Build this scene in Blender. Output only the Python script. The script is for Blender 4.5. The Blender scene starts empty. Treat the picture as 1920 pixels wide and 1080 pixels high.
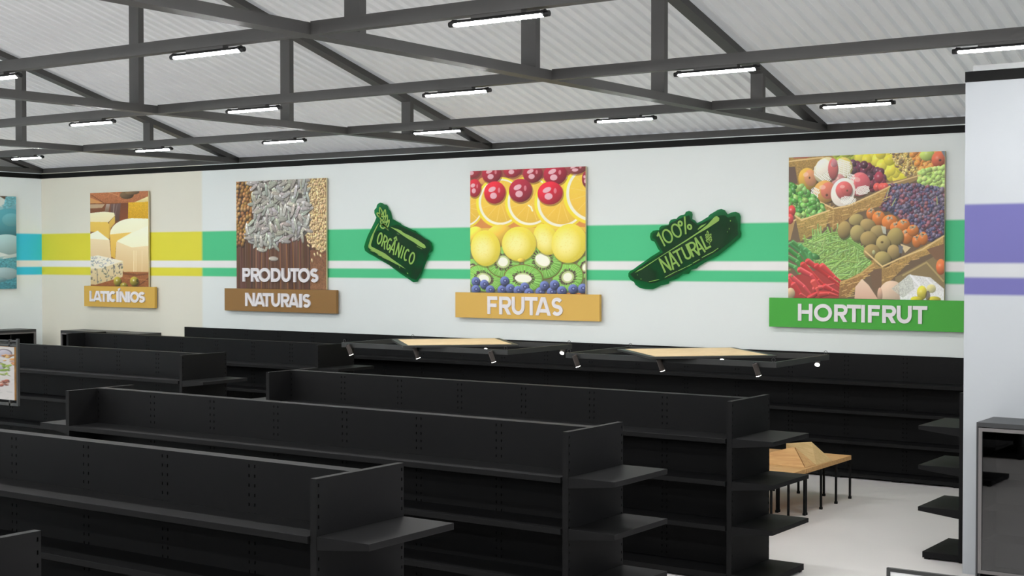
import bpy, bmesh, math, random
import numpy as np
from mathutils import Vector, Matrix

random.seed(7)
RNG = np.random.default_rng(11)
S = bpy.context.scene
COL = S.collection
PI = math.pi

# ------------------------------------------------------------------ helpers
def lin1(c):
    c = c / 255.0
    return c / 12.92 if c <= 0.04045 else ((c + 0.055) / 1.055) ** 2.4

def lin(rgb, gain=1.0):
    return tuple(min(0.92, lin1(c) * gain) for c in rgb) + (1.0,)

def new_mat(name, rgb=None, rough=0.5, spec=0.5, metal=0.0, gain=1.0, emit=None, strength=0.0, noise=0.0, nscale=6.0):
    m = bpy.data.materials.new(name)
    m.use_nodes = True
    nt = m.node_tree
    b = nt.nodes['Principled BSDF']
    b.inputs['Roughness'].default_value = rough
    b.inputs['Specular IOR Level'].default_value = spec
    b.inputs['Metallic'].default_value = metal
    if rgb is not None:
        c = lin(rgb, gain)
        b.inputs['Base Color'].default_value = c
        if noise > 0:
            tc = nt.nodes.new('ShaderNodeTexCoord')
            n = nt.nodes.new('ShaderNodeTexNoise')
            n.inputs['Scale'].default_value = nscale
            n.inputs['Detail'].default_value = 4
            r = nt.nodes.new('ShaderNodeMapRange')
            r.inputs['From Min'].default_value = 0.3
            r.inputs['From Max'].default_value = 0.7
            r.inputs['To Min'].default_value = 1 - noise
            r.inputs['To Max'].default_value = 1 + noise
            mx = nt.nodes.new('ShaderNodeVectorMath')
            mx.operation = 'SCALE'
            mx.inputs[0].default_value = c[:3]
            nt.links.new(tc.outputs['Object'], n.inputs['Vector'])
            nt.links.new(n.outputs['Fac'], r.inputs['Value'])
            nt.links.new(r.outputs['Result'], mx.inputs['Scale'])
            nt.links.new(mx.outputs['Vector'], b.inputs['Base Color'])
    if emit is not None:
        b.inputs['Emission Color'].default_value = lin(emit)
        b.inputs['Emission Strength'].default_value = strength
    return m

class MB:
    """collects polygons and links them as ONE mesh object"""
    def __init__(s):
        s.v = []; s.f = []; s.mi = []
    def poly(s, pts, mi=0):
        n = len(s.v)
        s.v.extend([tuple(p) for p in pts])
        s.f.append(tuple(range(n, n + len(pts)))); s.mi.append(mi)
        return s
    def box(s, x0, x1, y0, y1, z0, z1, mi=0):
        P = [(x0,y0,z0),(x1,y0,z0),(x1,y1,z0),(x0,y1,z0),(x0,y0,z1),(x1,y0,z1),(x1,y1,z1),(x0,y1,z1)]
        n = len(s.v); s.v.extend(P)
        for f in ((0,3,2,1),(4,5,6,7),(0,1,5,4),(1,2,6,5),(2,3,7,6),(3,0,4,7)):
            s.f.append(tuple(n+i for i in f)); s.mi.append(mi)
        return s
    def prism(s, prof, axis, a0, a1, mi=0):
        """prof: 2D polygon; axis 'x': prof=(y,z); 'y': prof=(x,z); 'z': prof=(x,y)"""
        def P(p, a):
            return {'x': (a, p[0], p[1]), 'y': (p[0], a, p[1]), 'z': (p[0], p[1], a)}[axis]
        n = len(s.v); k = len(prof)
        s.v.extend([P(p, a0) for p in prof]); s.v.extend([P(p, a1) for p in prof])
        s.f.append(tuple(range(n, n+k))[::-1]); s.mi.append(mi)
        s.f.append(tuple(range(n+k, n+2*k))); s.mi.append(mi)
        for i in range(k):
            j = (i+1) % k
            s.f.append((n+i, n+j, n+k+j, n+k+i)); s.mi.append(mi)
        return s
    def tube(s, p0, p1, r0, r1=None, seg=16, mi=0, cap=True, cap_mi=None):
        r1 = r0 if r1 is None else r1
        p0 = Vector(p0); p1 = Vector(p1); d = (p1-p0).normalized()
        u = d.orthogonal().normalized(); w = d.cross(u)
        n = len(s.v)
        for p, r in ((p0, r0), (p1, r1)):
            for i in range(seg):
                a = 2*PI*i/seg
                s.v.append(tuple(p + u*(r*math.cos(a)) + w*(r*math.sin(a))))
        for i in range(seg):
            j = (i+1) % seg
            s.f.append((n+i, n+j, n+seg+j, n+seg+i)); s.mi.append(mi)
        if cap:
            s.f.append(tuple(range(n, n+seg))[::-1]); s.mi.append(mi)
            s.f.append(tuple(range(n+seg, n+2*seg))); s.mi.append(mi if cap_mi is None else cap_mi)
        return s
    def ring(s, c, R, r, normal='y', seg=20, sub=8, mi=0):
        n = len(s.v)
        for i in range(seg):
            a = 2*PI*i/seg
            for j in range(sub):
                b = 2*PI*j/sub
                rr = R + r*math.cos(b); h = r*math.sin(b)
                p = {'y': (rr*math.cos(a), h, rr*math.sin(a)), 'x': (h, rr*math.cos(a), rr*math.sin(a))}[normal]
                s.v.append((c[0]+p[0], c[1]+p[1], c[2]+p[2]))
        for i in range(seg):
            for j in range(sub):
                a = n+i*sub+j; b = n+i*sub+(j+1)%sub; c2 = n+((i+1)%seg)*sub+(j+1)%sub; d = n+((i+1)%seg)*sub+j
                s.f.append((a, b, c2, d)); s.mi.append(mi)
        return s
    def build(s, name, mats, parent=None, smooth=False, bevel=0.0, loc=None, recalc=True):
        me = bpy.data.meshes.new(name)
        me.from_pydata(s.v, [], s.f)
        if not isinstance(mats, (list, tuple)): mats = [mats]
        for m in mats: me.materials.append(m)
        me.polygons.foreach_set('material_index', s.mi)
        if recalc:
            bm = bmesh.new(); bm.from_mesh(me)
            bmesh.ops.recalc_face_normals(bm, faces=bm.faces)
            bm.to_mesh(me); bm.free()
        if smooth:
            me.polygons.foreach_set('use_smooth', [True]*len(me.polygons))
        me.update()
        o = bpy.data.objects.new(name, me)
        COL.objects.link(o)
        if parent is not None: o.parent = parent
        if loc is not None: o.location = loc
        if bevel > 0:
            b = o.modifiers.new('bevel', 'BEVEL'); b.width = bevel; b.segments = 2; b.limit_method = 'ANGLE'
        return o

def tag(o, label=None, cat=None, group=None, kind=None):
    if label: o['label'] = label
    if cat: o['category'] = cat
    if group: o['group'] = group
    if kind: o['kind'] = kind
    return o

def thing(name, label, cat, loc=(0, 0, 0), group=None):
    o = bpy.data.objects.new(name, None)
    COL.objects.link(o); o.location = loc; o.empty_display_size = 0.2
    return tag(o, label, cat, group)

def copy_tree(o, parent=None):
    c = o.copy(); COL.objects.link(c)
    if parent is not None: c.parent = parent
    for ch in list(o.children): copy_tree(ch, c)
    return c

def structure(o, label=None):
    o['kind'] = 'structure'
    if label: o['label'] = label
    return o

# ------------------------------------------------------------------ materials
E_GAIN = 0.9
BLACK = new_mat('black_powder_coat', (20.5, 20.5, 21), rough=0.6, spec=0.13, noise=0.06, nscale=9)
HOLE = new_mat('slot_black', (6, 6, 6), rough=0.9, spec=0.1)
STEEL = new_mat('grey_painted_steel', (83, 82, 81), rough=0.5, spec=0.25, noise=0.04, nscale=3)
TRIMM = new_mat('black_trim_paint', (20, 20, 19.5), rough=0.6, spec=0.15)
LAMPB = new_mat('lamp_housing_black', (38, 38, 38), rough=0.3, spec=0.5, metal=0.3)
TUBE = new_mat('lamp_tube_glow', (255, 255, 255), rough=0.4, emit=(255, 253, 248), strength=262.0)
SPOTGLOW = new_mat('spot_glow', (255, 255, 255), rough=0.4, emit=(255, 246, 232), strength=14.0)
SPOTB = new_mat('spot_housing', (64, 58, 55), rough=0.45, spec=0.4)
LETTER = new_mat('white_acrylic', (226, 222, 224), rough=0.4, spec=0.3, gain=0.98)
BOARDEDGE = new_mat('board_edge', (214, 200, 160), rough=0.6, gain=1.05)
FRAMEB = new_mat('hanging_frame_black', (46, 47, 46), rough=0.45, spec=0.4)
COOLB = new_mat('cooler_dark_body', (52, 53, 54), rough=0.4, spec=0.4, noise=0.05, nscale=5)
COOLIN = new_mat('cooler_black_interior', (12, 12, 12), rough=0.7, spec=0.2)
COOLFR = new_mat('cooler_aluminium_frame', (108, 105, 104), rough=0.45, spec=0.4, metal=0.2)

def glass_mat():
    m = bpy.data.materials.new('dark_glass'); m.use_nodes = True
    nt = m.node_tree; nt.nodes.clear()
    out = nt.nodes.new('ShaderNodeOutputMaterial')
    tr = nt.nodes.new('ShaderNodeBsdfTransparent'); tr.inputs['Color'].default_value = (0.35, 0.37, 0.38, 1)
    gl = nt.nodes.new('ShaderNodeBsdfGlossy'); gl.inputs['Roughness'].default_value = 0.015
    gl.inputs['Color'].default_value = (1, 1, 1, 1)
    fr = nt.nodes.new('ShaderNodeFresnel'); fr.inputs['IOR'].default_value = 1.75
    mx = nt.nodes.new('ShaderNodeMixShader')
    nt.links.new(fr.outputs['Fac'], mx.inputs['Fac'])
    nt.links.new(tr.outputs['BSDF'], mx.inputs[1]); nt.links.new(gl.outputs['BSDF'], mx.inputs[2])
    nt.links.new(mx.outputs['Shader'], out.inputs['Surface'])
    return m
GLASS = glass_mat()

def wood_mat(name, c1, c2, scale=(1.2, 12, 12), rot=0.0):
    m = bpy.data.materials.new(name); m.use_nodes = True
    nt = m.node_tree; b = nt.nodes['Principled BSDF']
    b.inputs['Roughness'].default_value = 0.55; b.inputs['Specular IOR Level'].default_value = 0.3
    tc = nt.nodes.new('ShaderNodeTexCoord'); mp = nt.nodes.new('ShaderNodeMapping')
    mp.inputs['Scale'].default_value = scale; mp.inputs['Rotation'].default_value = (0, 0, rot)
    n = nt.nodes.new('ShaderNodeTexNoise'); n.inputs['Scale'].default_value = 2.2; n.inputs['Detail'].default_value = 6
    n.inputs['Distortion'].default_value = 0.6
    r = nt.nodes.new('ShaderNodeValToRGB')
    r.color_ramp.elements[0].position = 0.32; r.color_ramp.elements[1].position = 0.68
    r.color_ramp.elements[0].color = lin(c1); r.color_ramp.elements[1].color = lin(c2)
    nt.links.new(tc.outputs['Object'], mp.inputs['Vector']); nt.links.new(mp.outputs['Vector'], n.inputs['Vector'])
    nt.links.new(n.outputs['Fac'], r.inputs['Fac']); nt.links.new(r.outputs['Color'], b.inputs['Base Color'])
    return m
PINE = wood_mat('pine_wood', (196, 148, 96), (216, 172, 116))
PINE2 = wood_mat('pine_wood_light', (200, 166, 112), (216, 184, 132), rot=0.9)
BEECH = wood_mat('pale_beech_panel', (212, 184, 140), (224, 198, 156), scale=(5, 1.2, 5), rot=0.785)

def wall_mat(name, base, stripe, gap, base2=None, stripe2=None, xs=None, E_GAIN=1.0):
    """painted wall with two horizontal colour bands (z 3.57-4.245 and 3.21-3.41); soft printed edges"""
    m = bpy.data.materials.new(name); m.use_nodes = True
    nt = m.node_tree; N = nt.nodes; L = nt.links
    b = N['Principled BSDF']; b.inputs['Roughness'].default_value = 0.6; b.inputs['Specular IOR Level'].default_value = 0.25
    tc = N.new('ShaderNodeTexCoord'); sp = N.new('ShaderNodeSeparateXYZ'); L.new(tc.outputs['Object'], sp.inputs['Vector'])
    def step(src, at, w=0.022):
        r = N.new('ShaderNodeMapRange'); r.interpolation_type = 'SMOOTHSTEP'
        r.inputs['From Min'].default_value = at-w; r.inputs['From Max'].default_value = at+w
        L.new(src, r.inputs['Value']); return r.outputs['Result']
    def sub(a, c):
        x = N.new('ShaderNodeMath'); x.operation = 'SUBTRACT'; L.new(a, x.inputs[0]); L.new(c, x.inputs[1]); return x.outputs[0]
    def mixc(f, a, c):
        x = N.new('ShaderNodeMix'); x.data_type = 'RGBA'
        L.new(f, x.inputs['Factor'])
        for s, v in (('A', a), ('B', c)):
            if isinstance(v, tuple): x.inputs[6 if s == 'A' else 7].default_value = v
            else: L.new(v, x.inputs[6 if s == 'A' else 7])
        return x.outputs[2]
    z = sp.outputs['Z']
    s = {k: step(z, k) for k in (3.21, 3.41, 3.572, 4.245)}
    band1 = sub(s[3.572], s[4.245]); band2 = sub(s[3.21], s[3.41]); bandg = sub(s[3.41], s[3.572])
    A = lin(base, E_GAIN); B = lin(stripe, E_GAIN); G = lin(gap, E_GAIN)
    if base2 is not None:
        f = step(sp.outputs['X'], xs, 0.05)
        A = mixc(f, lin(base2, E_GAIN), A); B = mixc(f, lin(stripe2, E_GAIN), B)
    c = mixc(bandg, A, G); c = mixc(band1, c, B); c = mixc(band2, c, B)
    L.new(c, b.inputs['Base Color'])
    return m
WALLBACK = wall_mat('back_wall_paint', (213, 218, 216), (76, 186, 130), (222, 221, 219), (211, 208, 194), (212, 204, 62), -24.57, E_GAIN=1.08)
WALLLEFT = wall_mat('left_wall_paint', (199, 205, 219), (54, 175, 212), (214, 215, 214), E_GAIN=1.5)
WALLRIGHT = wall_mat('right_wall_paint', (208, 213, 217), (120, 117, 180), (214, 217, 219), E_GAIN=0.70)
WHITE = new_mat('plain_white_wall', (214, 216, 216), rough=0.6, spec=0.2, gain=E_GAIN)
FLOORM = new_mat('light_grey_floor', (226, 222, 219), rough=0.32, spec=0.35, noise=0.02, nscale=0.5)
ROOFM = new_mat('roof_sheet_sky_glow', (224, 224, 223), rough=0.5, spec=0.3, noise=0.03, nscale=1.5)
def add_translucency(m, fac, col):
    nt = m.node_tree; p = nt.nodes['Principled BSDF']; out = nt.nodes['Material Output']
    tl = nt.nodes.new('ShaderNodeBsdfTranslucent'); tl.inputs['Color'].default_value = col
    mx = nt.nodes.new('ShaderNodeMixShader'); mx.inputs['Fac'].default_value = fac
    nt.links.new(p.outputs['BSDF'], mx.inputs[1]); nt.links.new(tl.outputs['BSDF'], mx.inputs[2]); nt.links.new(mx.outputs['Shader'], out.inputs['Surface'])
add_translucency(ROOFM, 0.2, (0.9, 0.9, 0.9, 1))  # sky glow added through the sheet to brighten the ceiling evenly

# ------------------------------------------------------------------ setting
YB, XL, YR, XR = 22.85, -30.41, 16.35, -5.045      # back wall face, left wall face, right wall face, its free edge
YF, XE = -15.0, 11.0                               # front end and far right of the hall
structure(MB().box(XL-0.3, XE+0.3, YF, YB+0.3, -0.2, 0.0).build('floor', FLOORM), 'light grey polished floor')
structure(MB().box(XL-0.2, XE, YB, YB+0.2, 0, 5.775).build('wall_back', WALLBACK), 'long back wall with green and yellow bands')
structure(MB().box(XL-0.2, XL, YF, YB, 0, 5.775).build('wall_left', WALLLEFT), 'left wall with cyan bands')
structure(MB().box(XR, XE, YR, YR+0.05, 0, 5.7).build('wall_right', WALLRIGHT), 'near wall on the right with purple bands')
structure(MB().box(XE, XE+0.2, YF, YB, 0, 8.0).build('wall_far', WHITE))
structure(MB().box(XL, XE, YB-0.012, YB, 5.638, 5.757).build('trim_1', TRIMM), 'black trim along the top of the back wall')
structure(MB().box(XL, XL+0.012, YF, YB-0.012, 5.638, 5.757).build('trim_2', TRIMM), 'black trim along the top of the left wall')
structure(MB().box(XR-0.002, XE, YR-0.012, YR+0.05, 5.637, 5.757).build('trim_3', TRIMM), 'black trim along the top of the near right wall')
structure(MB().box(-4.975, XE, YR+0.05, YR+0.25, 0, 5.83).build('wall_partition', WHITE), 'white partition top showing above the black trim at right')
# gable above the left wall
RZ0, RY0, RS = 7.056, 18.6, 0.27                    # roof underside z at RY0, slope
def roof_z(y):
    yy = y if y > 4 else 8 - y
    return RZ0 - RS*(yy - RY0)
structure(MB().prism([(YF, 5.775), (YB+0.2, 5.775), (YB+0.2, roof_z(YB+0.2)+0.1), (4, roof_z(4)+0.1), (YF, roof_z(YF)+0.1)], 'x', XL-0.36, XL-0.21).build('wall_gable', WHITE))

# corrugated roof, both slopes
def roof():
    mb = MB(); per = 0.2265; A = 0.055
    prof = []
    x = XL - 0.6
    x0 = -8.067 - math.ceil((-8.067 - x)/per)*per
    k = 0
    while True:
        bx = x0 + k*per
        if bx > XE + 0.4: break
        for dx, dz in ((0.0, A), (0.118, A), (0.128, A*0.93), (0.150, 0.05*A), (0.158, 0.0), (0.184, 0.0), (0.192, 0.05*A), (0.215, A*0.93)):
            prof.append((bx+dx, dz))
        k += 1
    n = len(prof)
    ys = [YB+0.35, 4.0, YF-0.3]
    for y in ys:
        for px, dz in prof: mb.v.append((px, y, roof_z(y)+dz+0.008))
    for r in range(2):
        for i in range(n-1):
            mb.f.append((r*n+i, r*n+i+1, (r+1)*n+i+1, (r+1)*n+i)); mb.mi.append(0)
    o = mb.build('ceiling', ROOFM, recalc=False)
    return o
structure(roof(), 'sloping corrugated sheet roof')

# ------------------------------------------------------------------ steel trusses and beams
ZB, ZT = 5.775, 5.89
TX = [-30.4, -23.42, -16.385, -9.4, -2.4, 4.6]
TLAB = ['grey steel roof truss against the left gable wall', 'grey steel roof truss reaching the back wall above the seed poster',
        'grey steel roof truss reaching the back wall beside the fruit poster', 'nearest grey steel roof truss, ending above the vegetable poster',
        'grey steel roof truss behind the near right wall', 'grey steel roof truss at the far right end']
def make_truss():
    t = thing('roof_truss', TLAB[0], 'roof truss', (0, 0, 0), 'steel roof trusses')
    MB().box(-0.2, 0, YF, 22.9, ZB, ZT).build('bottom_chord', STEEL, t)
    for sgn in (1, -1):
        y1 = 22.96
        rb = [(4.0, roof_z(4)-0.105), (y1, roof_z(y1)-0.105), (y1, roof_z(y1)+0.005), (4.0, roof_z(4)+0.005)]
        if sgn < 0: rb = [(8-a, b) for a, b in rb]
        MB().prism(rb, 'x', -0.2, 0).build('rafter', STEEL, t)
    ks = list(range(1, 12))
    for k in ks:
        yc = 20.37 - (k-1)*3.155
        if yc < YF+0.3: break
        MB().box(-0.203, 0.003, yc-0.05, yc+0.05, ZT-0.002, roof_z(yc)-0.06).build('post', STEEL, t)
    return t
tr0 = make_truss()
for i, x in enumerate(TX):
    o = tr0 if i == 0 else copy_tree(tr0)
    o.location = (x, 0, 0); o['label'] = TLAB[i]
# longitudinal beams that carry the lamps, and eave beams
PY = [18.6, 14.37, 10.14, 5.91, 1.68, -2.55, -6.78]
PLAB = ['grey steel ceiling beam, first from the back wall, carrying tube lamps', 'grey steel ceiling beam, second from the back wall, carrying tube lamps',
        'grey steel ceiling beam, third from the back wall, crossing the top left corner']
for i, y in enumerate(PY):
    segs = MB()
    xs = [XL-0.2+0.2] + TX + [XE]
    edges = []
    last = XL
    for tx in TX[1:]:
        edges.append((last, tx-0.2)); last = tx
    edges.append((last, XE))
    for a, b in edges: segs.box(a, b, y, y+0.11, ZB, ZT+0.012)
    o = segs.build('ceiling_beam', STEEL)
    tag(o, PLAB[i] if i < 3 else 'grey steel ceiling beam with tube lamps over the front of the hall', 'beam', 'longitudinal ceiling beams')
tag(MB().box(XL, XE, YB+0.05, YB+0.16, ZB, 5.9).build('eave_beam', STEEL), 'grey steel eave beam resting on top of the back wall', 'beam')
tag(MB().box(XL-0.16, XL-0.05, YF, YB+0.04, ZB, 5.9).build('gable_beam', STEEL), 'grey steel beam resting on top of the left wall', 'beam')

# ------------------------------------------------------------------ tube lamps
def make_lamp():
    t = thing('tube_lamp', 'x', 'lamp', (0, 0, 0), 'tube lamps under the ceiling beams')
    MB().box(-0.27, 0.27, -0.04, 0.04, -0.028, 0.0).build('mounting_plate', STEEL, t)
    hb = MB().prism([(-0.044, -0.056), (-0.030, -0.036), (0.030, -0.036), (0.044, -0.056), (0.048, -0.054), (0.033, -0.028), (-0.033, -0.028), (-0.048, -0.054)], 'x', -0.5, 0.5)
    hb.build('housing', LAMPB, t)
    tb = MB()
    n = 20
    rows = []
    for x, k in ((-0.5, 0.05), (-0.494, 0.5), (-0.48, 0.8), (-0.455, 1), (0.455, 1), (0.48, 0.8), (0.494, 0.5), (0.5, 0.05)):
        rows.append([(x, 0.034*math.cos(2*PI*i/n)*k, -0.060 + 0.020*math.sin(2*PI*i/n)*k) for i in range(n)])
    for r in rows: tb.v.extend(r)
    for i in range(len(rows)-1):
        for j in range(n):
            tb.f.append((i*n+j, i*n+(j+1)%n, (i+1)*n+(j+1)%n, (i+1)*n+j)); tb.mi.append(0)
    tb.build('tube', TUBE, t, smooth=True)
    for s in (-1, 1):
        cb = MB().tube((s*0.485, 0, -0.054), (s*0.535, 0, -0.054), 0.029, 0.026, 18)
        cb.tube((s*0.455, 0, -0.046), (s*0.495, 0, -0.046), 0.03, 0.034, 18)
        cb.build('end_cap', LAMPB, t)
    return t
LX = [-28.85, -25.29, -21.4, -17.94, -14.46, -10.88, -7.23, -4.05, -0.3, 3.3, 6.9]
ROWN = ['first', 'second', 'third']
lamp0 = make_lamp()
first = True
VIS = {(0,1):'leftmost lamp under the beam nearest the back wall', (0,2):'tube lamp above the yellow band, under the beam nearest the back wall',
       (0,3):'tube lamp above the brown sign, under the beam nearest the back wall', (0,4):'tube lamp left of the fruit poster, under the beam nearest the back wall',
       (0,5):'tube lamp right of the fruit poster, under the beam nearest the back wall', (0,6):'tube lamp above the vegetable poster, under the beam nearest the back wall',
       (1,3):'leftmost whole tube lamp under the second beam from the back wall', (1,4):'tube lamp in front of a post, second along the middle ceiling beam',
       (1,5):'tube lamp above the fruit poster, under the second beam from the back wall', (1,6):'tube lamp left of the last truss post on the middle ceiling beam',
       (1,7):'tube lamp cut by the right edge, above the near right wall', (2,4):'tube lamp cut by the left edge, under the nearest beam',
       (2,5):'large tube lamp upper left, under the nearest beam', (2,6):'largest tube lamp, top centre, under the nearest beam'}
for r, y in enumerate(PY):
    for c, x in enumerate(LX):
        if y > YR and x > XR+0.3 : continue
        o = lamp0 if first else copy_tree(lamp0)
        first = False
        o.location = (x, y+0.055, ZB)
        o['label'] = VIS.get((r, c), 'lit white tube lamp under a grey beam outside the picture')

# ------------------------------------------------------------------ shelving
HROWS = [1.981 - 0.0765*k for k in range(25)]
def plate(mb, o, u, n, wid, z0, z1, cols, rows, hw=0.006, hh=0.013, dep=0.012):
    """upright plate with punched slots; o origin (x,y), u along dir, n outward normal"""
    def P(a, z, d=0.0):
        return (o[0]+u[0]*a-n[0]*d, o[1]+u[1]*a-n[1]*d, z)
    a = 0.0
    rows = sorted(rows)
    for c in sorted(cols):
        mb.poly([P(a, z0), P(c-hw, z0), P(c-hw, z1), P(a, z1)])
        z = z0
        for r in rows:
            mb.poly([P(c-hw, z), P(c+hw, z), P(c+hw, r-hh), P(c-hw, r-hh)])
            A = [(c-hw, r-hh), (c+hw, r-hh), (c+hw, r+hh), (c-hw, r+hh)]
            for i in range(4):
                p, q = A[i], A[(i+1) % 4]
                mb.poly([P(*p), P(*q), P(q[0], q[1], dep), P(p[0], p[1], dep)], 1)
            mb.poly([P(x, zz, dep) for x, zz in A], 1)
            z = r+hh
        mb.poly([P(c-hw, z), P(c+hw, z), P(c+hw, z1), P(c-hw, z1)])
        a = c+hw
    mb.poly([P(a, z0), P(wid, z0), P(wid, z1), P(a, z1)])

LEV = [1.612, 1.135, 0.63]
HALF = 3.535
def back_panel(parent, half, y0, y1, bounds, both=True, mat=BLACK):
    mb = MB(); z0, z1 = 0.02, 2.03
    cols = []
    for i, b in enumerate(bounds):
        if i > 0: cols.append(b-0.0315+half)
        if i < len(bounds)-1: cols.append(b+0.0315+half)
    cols = [c for c in cols if 0.007 < c < 2*half-0.007]
    plate(mb, (-half, y0), (1, 0), (0, -1), 2*half, z0, z1, cols, HROWS)
    if both: plate(mb, (-half, y1), (1, 0), (0, 1), 2*half, z0, z1, cols, HROWS)
    else: mb.poly([(-half, y1, z0), (half, y1, z0), (half, y1, z1), (-half, y1, z1)])
    mb.poly([(-half, y0, z1), (half, y0, z1), (half, y1, z1), (-half, y1, z1)])
    mb.poly([(-half, y0, z0), (half, y0, z0), (half, y1, z0), (-half, y1, z0)])
    for s in (-half, half): mb.poly([(s, y0, z0), (s, y1, z0), (s, y1, z1), (s, y0, z1)])
    return mb.build('back_panel', [BLACK, HOLE], parent, recalc=False)

def shelf_prof(depth, s):
    """cross-section (y,z) of a shelf growing from y=0 towards s*depth, top at z=0"""
    return [(0, 0), (s*depth, 0), (s*depth, -0.052), (s*(depth-0.012), -0.056), (0, -0.10)]
def base_prof(depth, s):
    return [(0, 0), (s*depth, 0), (s*depth, -0.072), (0, -0.072)]

def make_gondola():
    t = thing('gondola_shelving', 'x', 'shelving unit', (0, 0, 0), 'black shelving runs')
    bounds = [-3.551 + 1.0106*k for k in range(8)]; bounds[0] = -3.551; bounds[-1] = 3.551
    back_panel(t, HALF, -0.07, 0.07, bounds)
    for s in (-1, 1):                                    # end panels
        mb = MB(); x0, x1 = s*HALF, s*(HALF+0.06)
        cols = [0.024, 0.976]
        plate(mb, (x1, -0.5), (0, 1), (s, 0), 1.0, 0.02, 2.03, cols, HROWS)
        mb.poly([(x0, -0.5, 0.02), (x0, 0.5, 0.02), (x0, 0.5, 2.03), (x0, -0.5, 2.03)])
        for y in (-0.5, 0.5): mb.poly([(x0, y, 0.02), (x1, y, 0.02), (x1, y, 2.03), (x0, y, 2.03)])
        for z in (0.02, 2.03): mb.poly([(x0, -0.5, z), (x1, -0.5, z), (x1, 0.5, z), (x0, 0.5, z)])
        for y in (-0.46, 0.46): mb.box(min(x0, x1)+0.005, max(x0, x1)-0.005, y-0.03, y+0.03, 0, 0.02)
        mb.build('end_panel', [BLACK, HOLE], t, recalc=False)
        for z in LEV:
            p = [(x1 + a*s, z + b) for a, b in ((0, 0), (0.495, 0), (0.495, -0.05), (0, -0.104))]
            MB().prism(p, 'y', -0.497, 0.497).build('end_shelf', BLACK, t, bevel=0.003)
        mb = MB().prism([(x1, 0.092), (x1+s*0.437, 0.092), (x1+s*0.437, 0.02), (x1, 0.02)], 'y', -0.497, 0.497)
        for y in (-0.45, 0.45): mb.box(min(x1+s*0.36, x1+s*0.42), max(x1+s*0.36, x1+s*0.42), y-0.03, y+0.03, 0, 0.02)
        mb.build('base_shelf', BLACK, t)
    for s in (-1, 1):
        for z in LEV:
            p = [(s*0.07 + y, z + b - 0.004) for y, b in shelf_prof(0.45, s)]
            MB().prism(p, 'x', -HALF+0.012, HALF-0.012).build('shelf', BLACK, t, bevel=0.003)
        p = [(s*0.07 + y, 0.092 + b) for y, b in base_prof(0.44, s)]
        mb = MB().prism(p, 'x', -HALF, HALF)
        for b in bounds: mb.box(max(-HALF, b-0.06), min(HALF, b+0.06), s*0.44-0.03, s*0.44+0.03, 0, 0.02)
        mb.build('base_shelf', BLACK, t)
    return t
g0 = make_gondola()
GON = [(-10.615, 8.12, 'black shelving run whose whole end panel and shelves stand low at bottom centre'),
       (-10.615, 4.755, 'black shelving run with only an end panel corner showing at the bottom left'),
       (-10.615, 11.505, 'long black shelving run across the middle, second row from the front'),
       (-10.615, 14.9, 'long black shelving run nearest the wooden display table'),
       (-21.4, 16.6, 'black shelving run behind the framed picture at the left edge'),
       (-21.4, 19.885, 'black shelving run just before the dark glass coolers at the back left'),
       (-1.655, 17.36, 'black shelving run half hidden behind the near right wall, shelves pointing left')]
for i, (x, y, lab) in enumerate(GON):
    o = g0 if i == 0 else copy_tree(g0)
    o.location = (x, y, 0); o['label'] = lab

# wall shelving along the back wall
WX0, WX1 = -25.12, -3.96
whalf = (WX1-WX0)/2
t = thing('wall_shelving', 'long black wall shelving fixed along the back wall under the posters', 'shelving unit', ((WX0+WX1)/2, 0, 0))
wb = [-whalf + 1.0077*k for k in range(22)]
back_panel(t, whalf, 22.8, 22.845, wb, both=False)
for z in (1.60, 1.122, 0.622):
    p = [(22.8 - y, z + b) for y, b in ((0, 0), (0.45, 0), (0.45, -0.055), (0.438, -0.06), (0, -0.10))]
    MB().prism(p, 'x', -whalf, whalf).build('shelf', BLACK, t, bevel=0.003)
mb = MB().prism([(22.8, 0.088), (22.35, 0.088), (22.35, 0.03), (22.8, 0.03)], 'x', -whalf, whalf)
for b in wb: mb.box(max(-whalf, b-0.07), min(whalf, b+0.07), 22.38, 22.6, 0, 0.03)
mb.build('base_shelf', BLACK, t)

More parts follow.
